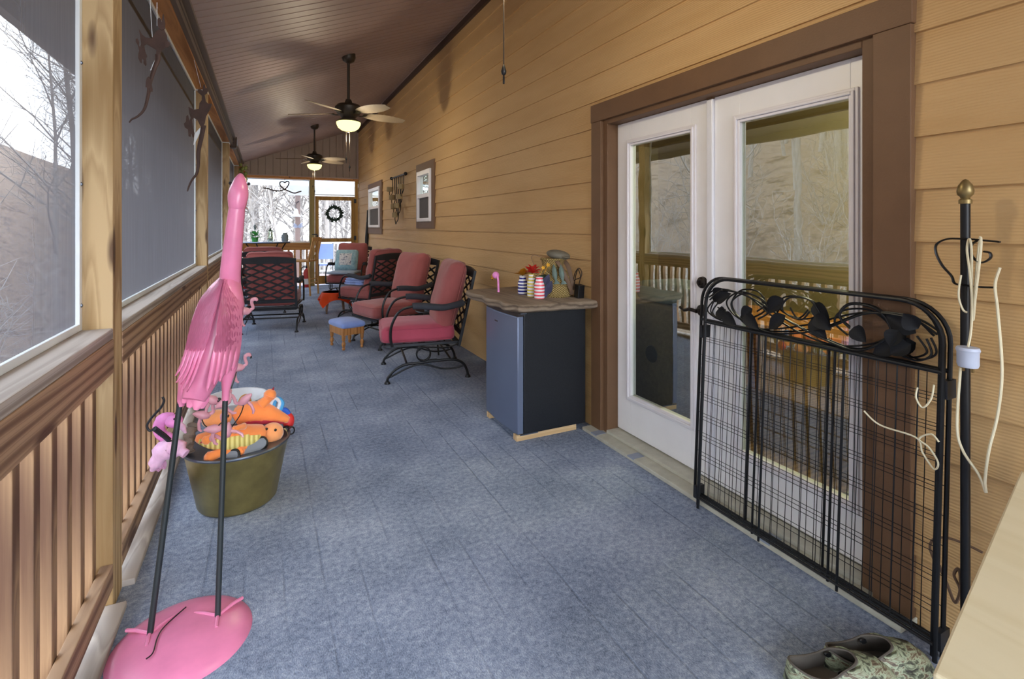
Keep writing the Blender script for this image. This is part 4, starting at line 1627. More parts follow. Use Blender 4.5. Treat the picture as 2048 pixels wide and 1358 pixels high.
def vase(x, y, h, mat, lab):
    t = thing('striped_vase', lab, 'vase', (x, y, ZS), group=None)
    b = BM()
    r = .037
    lathe(b, [(.001, 0), (r * .94, 0), (r, .006), (r, h * .55), (r * .96, h * .66), (r * .72, h * .80), (r * .68, h * .92), (r * .72, h), (r * .62, h), (r * .58, h * .8), (r * .8, h * .5), (.001, h * .4)], seg=28)
    obj('body', b, mat, t)
    return t
v1 = vase(1.735, 3.385, .135, 'v_navy', 'navy and white striped little vase, leftmost of three on the slab')
v2 = vase(1.735, 3.235, .163, 'v_yellow', 'yellow and white striped vase holding a scarlet flower, middle of three')
vase(1.733, 3.125, .150, 'v_coral', 'empty coral and white striped vase, rightmost of three on the slab')
def flower(lab, base, mat, n, L, tilt, rad=.05):
    t = thing('silk_flower', lab, 'flower', base)
    b = BM()
    tube(b, [(0, 0, -.06), (0, 0, 0)], .003, 5)
    obj('stem', b, 'leaf_dark', t)
    rr = random.Random(n)
    for k in range(n):
        b = BM()
        a = 2 * PI * k / n * 2.0 + rr.uniform(-.3, .3)
        e = rr.uniform(.2, 1.3)
        d = V((math.cos(a) * math.cos(e), math.sin(a) * math.cos(e), math.sin(e)))
        leaf(b, (0, 0, 0), d * L, V((0, 0, 1)) - d * .4, L * .38, .2, .15, 6, .0015)
        obj('petal', b, mat, t)
flower('scarlet silk flower in the yellow striped vase', (1.735, 3.235, ZS + .168), 'red_flower', 11, .075, .5)
flower('golden silk leaves in the navy striped vase', (1.735, 3.385, ZS + .14), 'yellow_flower', 7, .07, .5)

# wicker creel figurine
t = thing('wicker_creel', 'wicker fishing creel ornament with two slate fish and leather straps', 'ornament', (1.90, 3.175, ZS), math.radians(50))
b = BM()
lathe(b, [(.001, 0), (.100, .0), (.112, .02), (.115, .09), (.105, .14), (.085, .175), (.075, .185), (.001, .18)], seg=32, sx=.85, sy=1.0)
obj('lower_basket', b, 'wicker', t)
b = BM()
lathe(b, [(.001, .165), (.066, .165), (.075, .19), (.078, .235), (.086, .262), (.088, .272), (.074, .274), (.001, .268)], c=(.0, .025, 0), seg=28, sx=.85)
obj('upper_basket', b, 'wicker', t)
b = BM()
tube(b, [(.075 * math.cos(a), .025 + .086 * math.sin(a), .268) for a in [2 * PI * k / 30 for k in range(30)]], .008, 8, True)
obj('braided_rim', b, 'wicker', t)
b = BM()
ball(b, (-.065, .085, .085), (.05, .075, .075), 14)
obj('opening_shade', b, 'leaf_dark', t)  # dark lump, coloured as the shade within the basket
b = BM()
pts = [(-.075, .085 + .088 * math.cos(a), .08 + .10 * math.sin(a)) for a in [PI * k / 12 for k in range(13)]]
tube(b, pts, .010, 8)
obj('opening_hoop', b, 'wicker', t)
for k, (yy, zz) in enumerate(((.05, .12), (.03, .075), (.06, .045))):
    b = BM()
    leaf(b, (-.105, yy + .02, zz - .05), (-.118, yy - .02, zz + .05), (-1, 0, .2), .028, .2, 0, 5, .002)
    obj('lilac_leaf', b, 'lilac', t)
for k, (yy, tl) in enumerate(((.005, .02), (-.045, .045))):
    b = BM()
    loft(b, [(-.085, yy, .232), (-.098, yy - .005, .205), (-.108, yy - .012, .165), (-.106, yy - .020, .125), (-.108, yy - .024, .118), (-.110, yy - .026, .100)],
         [(.004, .004), (.016, .009), (.019, .011), (.008, .006), (.012, .003), (.024, .002)], up=(-1, 0, 0), seg=12)
    obj('fish', b, 'slate_fish', t)
b = BM()
loft(b, smooth_path([(-.05, .0, .272), (-.085, -.045, .225), (-.098, -.085, .15), (-.07, -.112, .07), (-.03, -.118, .02)], 5), [(.014, .005)] * 21, up=(-1, -.5, 0), seg=8)
loft(b, smooth_path([(.04, -.04, .27), (.0, -.085, .22), (-.02, -.110, .14), (-.01, -.122, .05)], 5), [(.016, .006)] * 16, up=(-1, -.5, 0), seg=8)
obj('leather_strap', b, 'strap', t)
b = BM()
ball(b, (0, -.015, .300), (.075, .088, .035), 18, Matrix.Rotation(.16, 4, 'X'))
ball(b, (-.02, -.07, .288), (.06, .035, .012), 14, Matrix.Rotation(.25, 4, 'X'))
obj('cap', b, 'cap', t)
b = BM()
for q0, q1 in (((-.10, .10, .16), (-.13, .07, .215)), ((-.10, .07, .17), (-.13, .035, .235))):
    tube(b, [q0, q1], .002, 5)
    for k in range(5):
        a = 2 * PI * k / 5
        leaf(b, q1, V(q1) + V((-.006, .016 * math.cos(a), .016 * math.sin(a))), (-1, 0, 0), .006, .1, 0, 4)
obj('tiny_blossom', b, 'yellow_flower', t)
b = BM()
tube(b, smooth_path([(-.06, .12, .10), (-.09, .15, .24), (-.09, .165, .285), (-.08, .14, .30), (-.06, .09, .28)], 6), .0017, 5)
obj('wire_bail', b, 'strap', t)

t = thing('charger', 'black charger box with a looped cord at the right end of the slab', 'charger', (2.0, 3.03, ZS))
b = BM()
box(b, -.025, .025, -.028, .028, 0, .095, Matrix.Rotation(.12, 4, 'X'))
obj('adapter_box', b, 'black', t, smooth=False, bevel=.004)
b = BM()
tube(b, smooth_path([(0, 0, .09), (-.01, -.03, .13), (-.005, -.045, .18), (0, .0, .21), (0, .05, .17), (-.005, .06, .12), (-.01, .02, .13), (0, -.02, .15), (0, .01, .20), (-.005, .03, .16), (-.01, .05, .08), (-.03, .06, .02), (-.05, .10, .006), (-.07, .16, .005), (-.09, .17, .006), (-.10, .14, .03), (-.10, .12, .06)], 6), .0035, 6)
obj('cord', b, 'dark_cord', t)

t = thing('flamingo_pick', 'little pink flamingo head on a bent neck at the left end of the slab', 'ornament', (1.62, 3.58, ZS))
b = BM()
nk = smooth_path([(.0, -.01, 0), (.0, -.008, .05), (.0, -.002, .09), (.0, .012, .118), (.0, .035, .122)], 6)
tube(b, nk, .008, 10)
obj('neck', b, 'pink_plast', t)
b = BM()
ball(b, (0, .042, .125), (.026, .032, .028), 16)
obj('head', b, 'pink_plast', t)
b = BM()
loft(b, smooth_path([(0, .065, .122), (0, .088, .117), (0, .104, .102), (0, .108, .088)], 4), [.017] * 4 + [.015] * 4 + [.011] * 4 + [.004], seg=10)
obj('beak', b, 'yellow_flower', t)
b = BM()
loft(b, [(0, .1035, .106), (0, .110, .094), (0, .110, .080)], [.0125, .011, .002], seg=10)
obj('beak_tip', b, 'black', t)
b = BM()
box(b, 2.042, 2.056, 4.36, 4.43, .40, .52)
o = tag(obj('outlet_box', b, 'white_vinyl', smooth=False, bevel=.004), 'white outlet cover on the siding behind the nearest chair', 'outlet')
q = pt(866, 614, X=2.05)
o.location = (0, q.y - 4.395, q.z - .46)

# ================================================================== GARDEN SCREEN (three folded panels) LEANING ON THE DOORS
g = thing('garden_screen', 'folded black metal garden screen with scrolls and leaves, leaning on the french doors', 'garden screen', (1.96, 1.38, 0))
def panel(k, x0, x1, ya, yb, flip):
    """a panel from the floor line x0 to the top x1, spanning ya..yb (ya near the camera)"""
    H, HC, r = 1.145, .925, .13
    def P(u, z, off=0.0):
        """u across 0..1 from near (ya) to far (yb)"""
        f = z / H
        return V((x0 + (x1 - x0) * f - off, ya + (yb - ya) * u, z))
    W = abs(yb - ya)
    b = BM()
    path = [P(0, .004), P(0, .5), P(0, H - r)]
    for q in range(1, 9):
        a = PI / 2 * q / 8
        path.append(P(r / W * (1 - math.cos(a)), H - r + r * math.sin(a)))
    for q in range(0, 9):
        a = PI / 2 * q / 8
        path.append(P(1 - r / W * (1 - math.sin(a)), H - r + r * math.cos(a)))
    path += [P(1, .5), P(1, .004)]
    tube(b, path, .0075, 8)
    tube(b, [P(0, HC), P(1, HC)], .0075, 8)
    tube(b, [P(0, .055), P(1, .055)], .006, 8)
    for u in (.315 + .03 * k, .655 + .03 * k):
        tube(b, [P(u, .03), P(u, HC)], .005, 8)
    fr = obj('panel_frame', b, 'black_iron', g, world=True)
    b = BM()
    n = 15 + k
    for q in range(1, n):
        tube(b, [P(q / n, .056, .002), P(q / n, HC, .002)], .0015, 5)
    for q in range(1, 9):
        z = .055 + (HC - .055) * (q / 9) + (.006 * k)
        tube(b, [P(0, z, -.002), P(1, z, -.002)], .0013, 5)
    obj('wire_grid', b, 'black_iron', fr, world=True)
    def U(u):
        return 1 - u if flip else u
    # scrolls in the crest
    def crest(pts, rr=.004, n=8):
        bb = BM()
        tube(bb, [q for q in smooth_path([P(U(u), z, .004 * (k - 1)) for u, z in pts], n)], rr, 6)
        return obj('scroll', bb, 'black_iron', fr, world=True)
    z0 = HC
    crest([(.02, z0 + .12), (.10, z0 + .16), (.24, z0 + .155), (.38, z0 + .08), (.52, z0 + .03), (.66, z0 + .012), (.80, z0 + .05), (.85, z0 + .11), (.78, z0 + .165), (.68, z0 + .15), (.65, z0 + .10), (.70, z0 + .06)])
    crest([(.98, z0 + .11), (.90, z0 + .165), (.74, z0 + .15), (.55, z0 + .075), (.40, z0 + .03), (.28, z0 + .012), (.20, z0 + .05), (.16, z0 + .11), (.21, z0 + .175), (.30, z0 + .18), (.34, z0 + .13), (.30, z0 + .09)])
    crest([(.40, z0 + .10), (.46, z0 + .175), (.56, z0 + .17), (.58, z0 + .115), (.50, z0 + .09), (.46, z0 + .13)], .0035)
    crest([(.93, z0 + .10), (.96, z0 + .05), (.90, z0 + .02), (.86, z0 + .05), (.90, z0 + .075)], .0035)
    crest([(.05, z0 + .10), (.035, z0 + .05), (.08, z0 + .02), (.13, z0 + .04), (.12, z0 + .075)], .0035)
    spec = [(.07, .13, .11, .175), (.13, .115, .15, .055), (.09, .075, .15, .03), (.28, .10, .23, .055), (.43, .12, .36, .075), (.57, .165, .64, .10), (.56, .10, .63, .03), (.76, .075, .68, .02), (.93, .11, .84, .16), (.88, .06, .80, .015)]
    for j, (u0, a0, u1, a1) in enumerate(spec):
        if (j + k) % 3 == 2 and k != 0:
            continue
        bb = BM()
        leaf(bb, P(U(u0), z0 + a0, .006), P(U(u1), z0 + a1, .022), V((-1, 0, .25)), .030, .22, .1, 7, .0012)
        obj('metal_leaf', bb, 'char_iron', fr, world=True, angle=60)
panel(0, 1.930, 1.992, .872, 1.862, False)
panel(1, 1.952, 2.014, .888, 1.885, True)
panel(2, 1.972, 2.030, .870, 1.925, False)
for yy, xx in ((.868, 1.96), (1.888, 1.958)):
    for zz in (.87, .07):
        b = BM()
        box(b, xx - .025 + .05 * zz, xx + .03 + .05 * zz, yy - .009, yy + .009, zz - .03, zz + .03)
        obj('hinge', b, 'char_iron', g, world=True, smooth=False)
t = thing('cream_cord', 'pale cream cord tied in a loop on the right post of the garden screen', 'cord', (1.93, .90, .6))
b = BM()
q = [pt(1728, 822, X=1.93), pt(1760, 850, X=1.925), pt(1832, 875, X=1.93), pt(1845, 905, X=1.925), pt(1868, 938, X=1.925), pt(1876, 925, X=1.925), pt(1858, 895, X=1.925), pt(1838, 878, X=1.93), pt(1862, 868, X=1.93), pt(1878, 884, X=1.93)]
tube(b, smooth_path(q, 6), .0028, 6)
obj('cord_loop', b, 'cream_cord', t, world=True)
b = BM()
q = [pt(1835, 775, X=1.95), pt(1832, 795, X=1.945), pt(1845, 815, X=1.945), pt(1862, 798, X=1.95), pt(1868, 770, X=1.95)]
tube(b, smooth_path(q, 6), .0028, 6)
obj('cord_tail', b, 'cream_cord', t, world=True)

# ================================================================== POLE WITH SCROLL, SOCKET ON A CORD
PX, PY = 1.985, .815
t = thing('black_pole', 'black iron pole with a bronze finial and a curled bracket by the siding', 'pole', (PX, PY, 0))
b = BM()
tube(b, [(0, 0, .002), (0, 0, 1.475)], .0125, 12)
lathe(b, [(.001, 0.001), (.05, .001), (.046, .012), (.02, .02), (.014, .05), (.001, .05)], seg=20, sx=.6)
obj('shaft', b, 'black_iron', t)
b = BM()
lathe(b, [(.001, 1.47), (.017, 1.472), (.017, 1.484), (.011, 1.488), (.014, 1.494), (.020, 1.500), (.022, 1.512), (.018, 1.530), (.008, 1.545), (.001, 1.55)], seg=18)
obj('finial', b, 'gold', t)
def pq(px, py, dx=0.0):
    v = pt(px, py, X=PX - .016 + dx)
    return v
b = BM()
loft(b, smooth_path([pq(2000, 484), pq(1960, 480), pq(1930, 478), pq(1895, 478), pq(1874, 488), pq(1872, 505), pq(1884, 530), pq(1903, 552), pq(1909, 566), pq(1925, 570), pq(1960, 574), pq(1992, 575)], 6), [(.003, .007)] * 67, up=(1, 0, 0), seg=8)
loft(b, smooth_path([pq(1962, 478), pq(1943, 490), pq(1944, 512), pq(1962, 525), pq(1980, 517), pq(1980, 506), pq(1968, 503)], 6), [(.003, .008)] * 37, up=(1, 0, 0), seg=8)
obj('curled_bracket', b, 'black_iron', t, world=True)
t = thing('lamp_socket_cord', 'pale socket adapter hanging by a cream cord from the curled pole bracket', 'socket', (PX - .05, PY, 1.0))
c = pt(1936, 714, X=PX - .045)
b = BM()
lathe(b, [(.001, .030), (.027, .030), (.030, .022), (.027, .014), (.027, -.022), (.024, -.03), (.001, -.03)], c=c, seg=20)
obj('socket_body', b, 'socket', t, world=True)
b = BM()
box(b, c.x - .004, c.x + .004, c.y - .014, c.y - .009, c.z - .045, c.z - .028)
box(b, c.x - .004, c.x + .004, c.y + .009, c.y + .014, c.z - .045, c.z - .028)
obj('prong', b, 'gold', t, world=True, smooth=False)
def cr(px, py, o=-.03):
    return pt(px, py, X=PX + o)
b = BM()
tube(b, smooth_path([c + V((0, 0, .03)), cr(1942, 660), cr(1944, 600), cr(1939, 540), cr(1934, 500), cr(1938, 478, -.02), cr(1943, 500), cr(1944, 600, -.025), cr(1946, 640, -.025), cr(1950, 600), cr(1957, 540), cr(1962, 490), cr(1960, 476, -.02), cr(1955, 520, -.02), cr(1946, 620, -.02)], 5), .0035, 6)
tube(b, smooth_path([cr(1922, 550), cr(1917, 590), cr(1925, 618), cr(1934, 625)], 5), .003, 6)
tube(b, smooth_path([cr(1921, 735), cr(1914, 850), cr(1925, 900), cr(1958, 950), cr(1972, 985), cr(1970, 960), cr(1978, 900), cr(1995, 830), cr(2004, 740), cr(1995, 620), cr(1990, 570), cr(2000, 535)], 6), .0038, 6)
obj('cord', b, 'cream_cord', t, world=True)
t = thing('brown_cord', 'brown cable looping along the siding low behind the black pole', 'cord', (2.03, .8, .3))
b = BM()
q = [pt(1868, 1120, X=2.02), pt(1860, 1095, X=2.02), pt(1868, 1078, X=2.02), pt(1895, 1076, X=2.03), pt(1930, 1088, X=2.035), pt(1965, 1105, X=2.035)]
tube(b, smooth_path(q, 6), .004, 6)
q = [pt(1878, 1130, X=2.02), pt(1895, 1170, X=2.02), pt(1910, 1205, X=2.02), pt(1920, 1180, X=2.0), pt(1908, 1150, X=2.0), pt(1918, 1138, X=2.0), pt(1922, 1170, X=2.0)]
tube(b, smooth_path(q, 6), .0045, 6)
obj('cable', b, 'strap', t, world=True)

# ================================================================== CLOGS
def clog(loc, rz, lab):
    """heel at the origin, toe towards +x"""
    t = thing('clog', lab, 'clog', loc, rz, 'pair of camouflage clogs')
    t.scale = (1.18, 1.12, .82)
    L, N = .285, 48
    def outline(k, grow=1.0):
        a = 2 * PI * k / N
        u = .5 - .5 * math.cos(a)
        w = .037 + .017 * math.sin(PI * min(1, max(0, (u - .12) / .95)))
        return V((L * .5 + (u - .5) * L * grow, grow * w * math.copysign(abs(math.sin(a)) ** .62, math.sin(a)), 0))
    def opening(k):
        a = 2 * PI * k / N
        u = .5 - .5 * math.cos(a)
        x = .010 + .165 * u
        w = .031 + .010 * math.sin(PI * min(1, u * .9))
        z = .088 - .022 * math.sin(PI * min(1, u / .72)) + .022 * max(0, (u - .55) / .45)
        return V((x, w * math.copysign(abs(math.sin(a)) ** .7, math.sin(a)), z))
    rows = [[], [], [], [], []]
    for k in range(N):
        o, e = outline(k), opening(k)
        rows[0].append(outline(k, .97) + V((0, 0, .0008)))
        rows[1].append(outline(k, 1.03) + V((0, 0, .018)))
        m = o.lerp(e, .14)
        m.z = .018 + (e.z - .018) * .50
        rows[2].append(m)
        m = o.lerp(e, .45)
        m.z = .018 + (e.z - .018) * .88
        rows[3].append(m)
        rows[4].append(e)
    b = BM()
    vs = [[b.verts.new(q) for q in r] for r in rows]
    for r0, r1 in zip(vs, vs[1:]):
        for k in range(N):
            b.faces.new([r0[k], r0[(k + 1) % N], r1[(k + 1) % N], r1[k]])
    b.faces.new(vs[0][::-1])
    obj('shell', b, 'camo', t, angle=60)
    b = BM()
    rows = [[], [], []]
    for k in range(N):
        o, e = outline(k), opening(k)
        rows[0].append(e + V((0, 0, .0005)))
        m = e.lerp(outline(k, .86), .5)
        m.z = .048
        rows[1].append(m)
        rows[2].append(outline(k, .84) + V((0, 0, .024)))
    vs = [[b.verts.new(q) for q in r] for r in rows]
    for r0, r1 in zip(vs, vs[1:]):
        for k in range(N):
            b.faces.new([r0[k], r0[(k + 1) % N], r1[(k + 1) % N], r1[k]])
    b.faces.new(vs[2])
    obj('lining', b, 'clog_in', t, angle=60)
    b = BM()
    tube(b, [opening(k) for k in range(N)], .0035, 6, True)
    obj('rim', b, 'clog_in', t)
    for s in (-1, 1):
        b = BM()
        p = opening(15 if s > 0 else N - 15)
        lathe(b, [(.001, .004), (.008, .004), (.010, 0)], seg=12, M=Matrix.Translation(p + V((.0, -s * .007, -.012))) @ Matrix.Rotation(s * PI / 2, 4, 'X'))
        obj('rivet', b, 'black', t)
    b = BM()
    q = [opening(16) + V((0, .004, -.004)), V((.165, .036, .101)), V((.190, .012, .098)), V((.190, -.012, .098)), V((.165, -.036, .101)), opening(N - 16) + V((0, -.004, -.004))]
    loft(b, smooth_path(q, 5), [(.006, .003)] * 26, up=(1, 0, .3), seg=8)
    obj('heel_strap', b, 'camo', t)
    return t
clog((1.432, 1.030, 0), math.radians(-27), 'camouflage clog on the carpet, the left and nearer of the pair')
clog((1.585, 1.010, 0), math.radians(-26), 'camouflage clog on the carpet, the right one beside the garden screen')

# ================================================================== PALE TABLE CORNER, BOTTOM RIGHT
a0, a1 = pt(1865, 1345, Z=.75), pt(2042, 940, Z=.75)
t = thing('plywood_table', 'pale plywood table corner in the lower right foreground', 'table', (1.3, .2, 0))
ex = (a1 - a0).normalized()
ey = V((ex.y, -ex.x, 0))
L = (a1 - a0).length
Mt = Matrix(((ex.x, ey.x, 0, a0.x), (ex.y, ey.y, 0, a0.y), (0, 0, 1, 0), (0, 0, 0, 1)))
b = BM()
box(b, 0.0, L, 0, .62, .722, .75, Mt)
obj('tabletop', b, 'ply', t, world=True, smooth=False, bevel=.004)
b = BM()
box(b, .03, L - .03, .03, .05, .63, .721, Mt)
box(b, .03, .05, .05, .57, .63, .721, Mt)
box(b, L - .05, L - .03, .05, .57, .63, .721, Mt)
obj('apron', b, 'ply_edge', t, world=True, smooth=False)
for u in (.055, L - .055):
    for v in (.07, .56):
        b = BM()
        box(b, u - .025, u + .025, v - .02, v + .025, .001, .721, Mt)
        obj('leg', b, 'ply_edge', t, world=True, smooth=False)
b = BM()
lathe(b, [(.001, .024), (.016, .022), (.02, .012), (.018, 0), (.001, 0)], c=Mt @ V((L - .02, .045, .7505)), seg=16)
tag(obj('dark_knob', b, 'dark_cord'), 'small dark knob at the top right corner of the pale plywood table', 'knob')

# ================================================================== PINK METAL FLAMINGO
FL = thing('flamingo_sculpture', 'tall pink metal flamingo sculpture standing on a round pink base in the foreground', 'flamingo sculpture', (-.25, 2.03, 0))
b = BM()
lathe(b, [(.001, .034), (.06, .033), (.13, .026), (.18, .016), (.205, .006), (.210, .0005), (.001, .0005)], c=(-.25, 2.03, 0), seg=56)
obj('base', b, 'pink', FL, world=True, angle=60)
legs = []
for bx, by, tx, ty in ((-.349, 2.073, -.268, 2.13), (-.150, 2.062, -.130, 2.13)):
    b = BM()
    tube(b, [(bx, by, .022), (tx, ty, .80)], .0095, 12)
    obj('leg', b, 'leg_black', FL, world=True)
    b = BM()
    base = V((bx, by, .030))
    for d in ((-.075, .055), (.075, .065), (.0, -.055)):
        e = base + V((d[0], d[1], -.004))
        tube(b, [base, base.lerp(e, .6) + V((0, 0, .004)), e], .006, 8)
    obj('foot', b, 'pink', FL, world=True)
b = BM()
tube(b, smooth_path([pt(372, 1214, Z=.035), pt(330, 1252, Z=.036), pt(315, 1275, Z=.038), pt(306, 1305, Z=.036), pt(292, 1318, Z=.034)], 6), .0022, 5)
obj('toe_wire', b, 'black', FL, world=True)
# trunk: from the breast down to the rump
b = BM()
loft(b, smooth_path([(-.118, 2.20, 1.215), (-.125, 2.19, 1.18), (-.140, 2.17, 1.12), (-.155, 2.15, 1.02), (-.175, 2.12, .93), (-.20, 2.09, .86), (-.222, 2.06, .80)], 4),
     [(.022, .025)] + [(.022 + .05 * min(1, k / 8) * (1 if k < 14 else 1 - (k - 14) / 14), .03 + .07 * math.sin(PI * min(1, k / 24))) for k in range(1, 25)], up=(0, -1, .3), seg=16)
obj('trunk', b, 'pink', FL, world=True)
b = BM()
nk = smooth_path([(-.118, 2.19, 1.16), (-.117, 2.17, 1.22), (-.108, 2.15, 1.32), (-.098, 2.14, 1.42), (-.091, 2.135, 1.49)], 5)
loft(b, nk, [(.038 - .012 * i / (len(nk) - 1), .036 - .010 * i / (len(nk) - 1)) for i in range(len(nk))], up=(0, -1, 0), seg=14)
obj('neck', b, 'pink', FL, world=True, angle=60)
b = BM()
loft(b, smooth_path([(-.094, 2.135, 1.465), (-.091, 2.135, 1.50), (-.088, 2.145, 1.53), (-.085, 2.16, 1.56), (-.084, 2.185, 1.582), (-.083, 2.21, 1.588)], 3),
     [(.026, .026), (.029, .029), (.031, .03), (.033, .032), (.034, .034), (.034, .036), (.033, .037), (.031, .036), (.028, .034), (.025, .032), (.022, .03), (.018, .026), (.014, .022), (.010, .017), (.006, .01), (.002, .003)], up=(0, -1, 0), seg=14)
obj('head', b, 'pink', FL, world=True, angle=60)
b = BM()
loft(b, smooth_path([(-.084, 2.195, 1.56), (-.083, 2.25, 1.545), (-.082, 2.285, 1.51), (-.082, 2.29, 1.475)], 4), [(.022, .024)] * 3 + [(.018, .02)] * 4 + [(.013, .014)] * 4 + [(.006, .006)] * 2, up=(0, 0, 1), seg=12)
obj('beak', b, 'leg_black', FL, world=True)
for sx in (-1, 1):
    b = BM()
    ball(b, (-.086 + sx * .031, 2.17, 1.562), .006, 10)
    obj('eye', b, 'black', FL, world=True)
# thigh over the right leg
b = BM()
loft(b, [(-.118, 2.14, .95), (-.121, 2.135, .88), (-.126, 2.13, .83), (-.129, 2.13, .80), (-.130, 2.13, .765)], [.036, .030, .018, .013, .0125], seg=14)
obj('thigh', b, 'pink', FL, world=True)
b = BM()
loft(b, [(-.235, 2.12, .93), (-.255, 2.125, .85), (-.266, 2.13, .80), (-.268, 2.13, .765)], [.03, .02, .013, .0125], seg=14)
obj('thigh', b, 'pink', FL, world=True)

# wings: one sheet each, split into long finger feathers below
def wing(inner, outer, lens, depth):
    """inner and outer edges as (px, py, Y) rows from shoulder to tips"""
    I = smooth_path([pt(x, y, Y=yy) for x, y, yy in inner], 8)
    O = smooth_path([pt(x, y, Y=yy) for x, y, yy in outer], 8)
    n = len(lens)
    def S(u, v):
        f = min(max(v, 0), 1) * (len(I) - 1)
        i = min(len(I) - 2, int(f))
        p, q = I[i].lerp(I[i + 1], f - i), O[i].lerp(O[i + 1], f - i)
        r = p.lerp(q, u)
        bul = depth * math.sin(PI * (.18 + .72 * u)) * math.sin(PI * min(.75, .06 + v * .8))
        r += V((0, -bul, 0))
        if v < .55:
            r += V((0, -1, 0)) * (.005 * (1 - v / .55) * abs(math.sin(v * 52 + 1.6 * math.sin(u * 19))))
        return r
    b = BM()
    fs = []
    R, m = 40, 6
    for j, ln in enumerate(lens):
        rows = []
        for i in range(R + 1):
            v = ln * i / R
            k = max(0.0, (v - .58) / (ln - .58))
            w = .5 / n * (1 - .10 * min(1, k * 8)) * (max(0.03, 1 - max(0, (k - .55) / .45) ** 2.2) ** .8)
            row = []
            for c in range(m + 1):
                t = c / m * 2 - 1
                q = S((j + .5) / n + t * w, v)
                q += V((0, -1, 0)) * ((.0095 * min(1, k * 3)) * (1 - t * t))
                row.append(b.verts.new(q))
            rows.append(row)
        for r0, r1 in zip(rows, rows[1:]):
            for c in range(m):
                fs.append(b.faces.new([r0[c], r0[c + 1], r1[c + 1], r1[c]]))
    bmesh.ops.remove_doubles(b, verts=b.verts[:], dist=.0004)
    bmesh.ops.solidify(b, geom=b.faces[:], thickness=.003)
    w = obj('wing', b, 'pink', FL, world=True, angle=60)
    b = BM()
    cols, rws = 30, 26
    g = [[b.verts.new(S(.01 + .98 * c / cols, (.60 + .035 * abs(math.sin(c / cols * PI * 5))) * r / rws) + V((0, -.0055 - .003 * abs(math.sin(r * PI / 3.0)) * abs(math.sin((c + 1.5 * (r // 3)) * PI / 3)), 0))) for c in range(cols + 1)] for r in range(rws + 1)]
    fs = [b.faces.new([g[r][c], g[r][c + 1], g[r + 1][c + 1], g[r + 1][c]]) for r in range(rws) for c in range(cols)]
    bmesh.ops.solidify(b, geom=fs, thickness=.003)
    obj('scaly_coverts', b, 'pink_scale', w, world=True, angle=70)
    return w
wing([(447, 558, 2.14), (437, 600, 2.065), (425, 645, 2.025), (413, 690, 2.01), (398, 738, 2.005), (378, 786, 2.0)],
     [(440, 556, 2.17), (404, 592, 2.15), (384, 640, 2.13), (372, 690, 2.12), (360, 728, 2.10), (345, 752, 2.08)], [.985, 1.0, .955, .985, .93], .035)
wing([(449, 558, 2.14), (441, 600, 2.06), (434, 650, 2.02), (428, 695, 2.01), (420, 742, 2.005), (410, 782, 2.0)],
     [(464, 560, 2.17), (479, 602, 2.13), (483, 650, 2.12), (481, 690, 2.12), (477, 716, 2.11), (470, 736, 2.10)], [1.0, .965, .99, .95, .97], .035)
# tail: folded fan of long feathers
for k, (x0, y0, x1, y1, x2, y2, Y, w) in enumerate(((408, 700, 392, 760, 366, 806, 2.03, .020), (412, 700, 399, 770, 377, 815, 2.015, .020), (415, 705, 404, 775, 392, 820, 2.01, .020), (418, 705, 409, 775, 404, 817, 2.02, .018), (420, 710, 413, 770, 411, 805, 2.035, .014), (403, 700, 385, 750, 363, 800, 2.05, .016))):
    b = BM()
    P = smooth_path([pt(x0, y0, Y=Y + .09), pt(x1, y1, Y=Y + .055), pt(x2, y2, Y=Y + .045)], 7)
    ws = [(w * (.5 + .55 * min(1, i / 7)) * (1 if i < 12 else max(.25, 1 - (i - 11) * .22)), .004) for i in range(len(P))]
    loft(b, P, ws, up=(.25 * (k - 2), -1, .2), seg=12)
    obj('tail_feather', b, 'pink', FL, world=True, angle=70)

# ================================================================== STRING OF LITTLE FLAMINGO LIGHTS BEHIND IT
ST = thing('flamingo_string_lights', 'string of small translucent pink flamingo lights dangling behind the big flamingo', 'string lights', (-.1, 2.42, .6))
YS = 2.44
spots = [(487, 622, 2.5, .15), (474, 735, 2.5, .1), (448, 806, 2.4, -1.2), (425, 800, 2.42, .9), (405, 830, 2.42, .4), (428, 858, 2.36, -.1), (455, 862, 2.36, 2.6), (490, 800, 2.42, 1.3)]
def mini_flamingo(p, rz, tilt):
    Mx = Matrix.Translation(p) @ Matrix.Rotation(rz, 4, 'Z') @ Matrix.Rotation(tilt, 4, 'Y')
    b = BM()
    loft(b, [Mx @ V(q) for q in ((-.036, 0, .004), (-.022, 0, .004), (0, 0, 0), (.020, 0, -.002), (.030, 0, 0))], [.003, .012, .019, .014, .004], up=(0, 1, 0), seg=10)
    loft(b, [Mx @ q for q in smooth_path([(.02, 0, .002), (.036, 0, .012), (.030, 0, .032), (.030, 0, .046), (.042, 0, .053), (.052, 0, .043)], 4)], [.0065] * 12 + [.008] * 6 + [.007, .005, .002], up=(0, 1, 0), seg=8)
    loft(b, [Mx @ V(q) for q in ((-.004, 0, -.012), (-.006, 0, -.035), (.0, 0, -.058), (.010, 0, -.066))], [.007, .006, .006, .004], up=(0, 1, 0), seg=8)
    o = obj('flamingo_light', b, 'pink_clear', ST, world=True)
    b = BM()
    loft(b, [Mx @ V(q) for q in ((.050, 0, .047), (.053, 0, .040), (.051, 0, .033))], [.004, .0035, .001], up=(0, 1, 0), seg=8)
    obj('beak_tip', b, 'black', o, world=True)
pts = []
for x, y, Y, tl in spots:
    p = pt(x, y, Y=Y)
    pts.append(p)
    mini_flamingo(p, .1 if tl < 1 else 2.8, tl * .5)
b = BM()
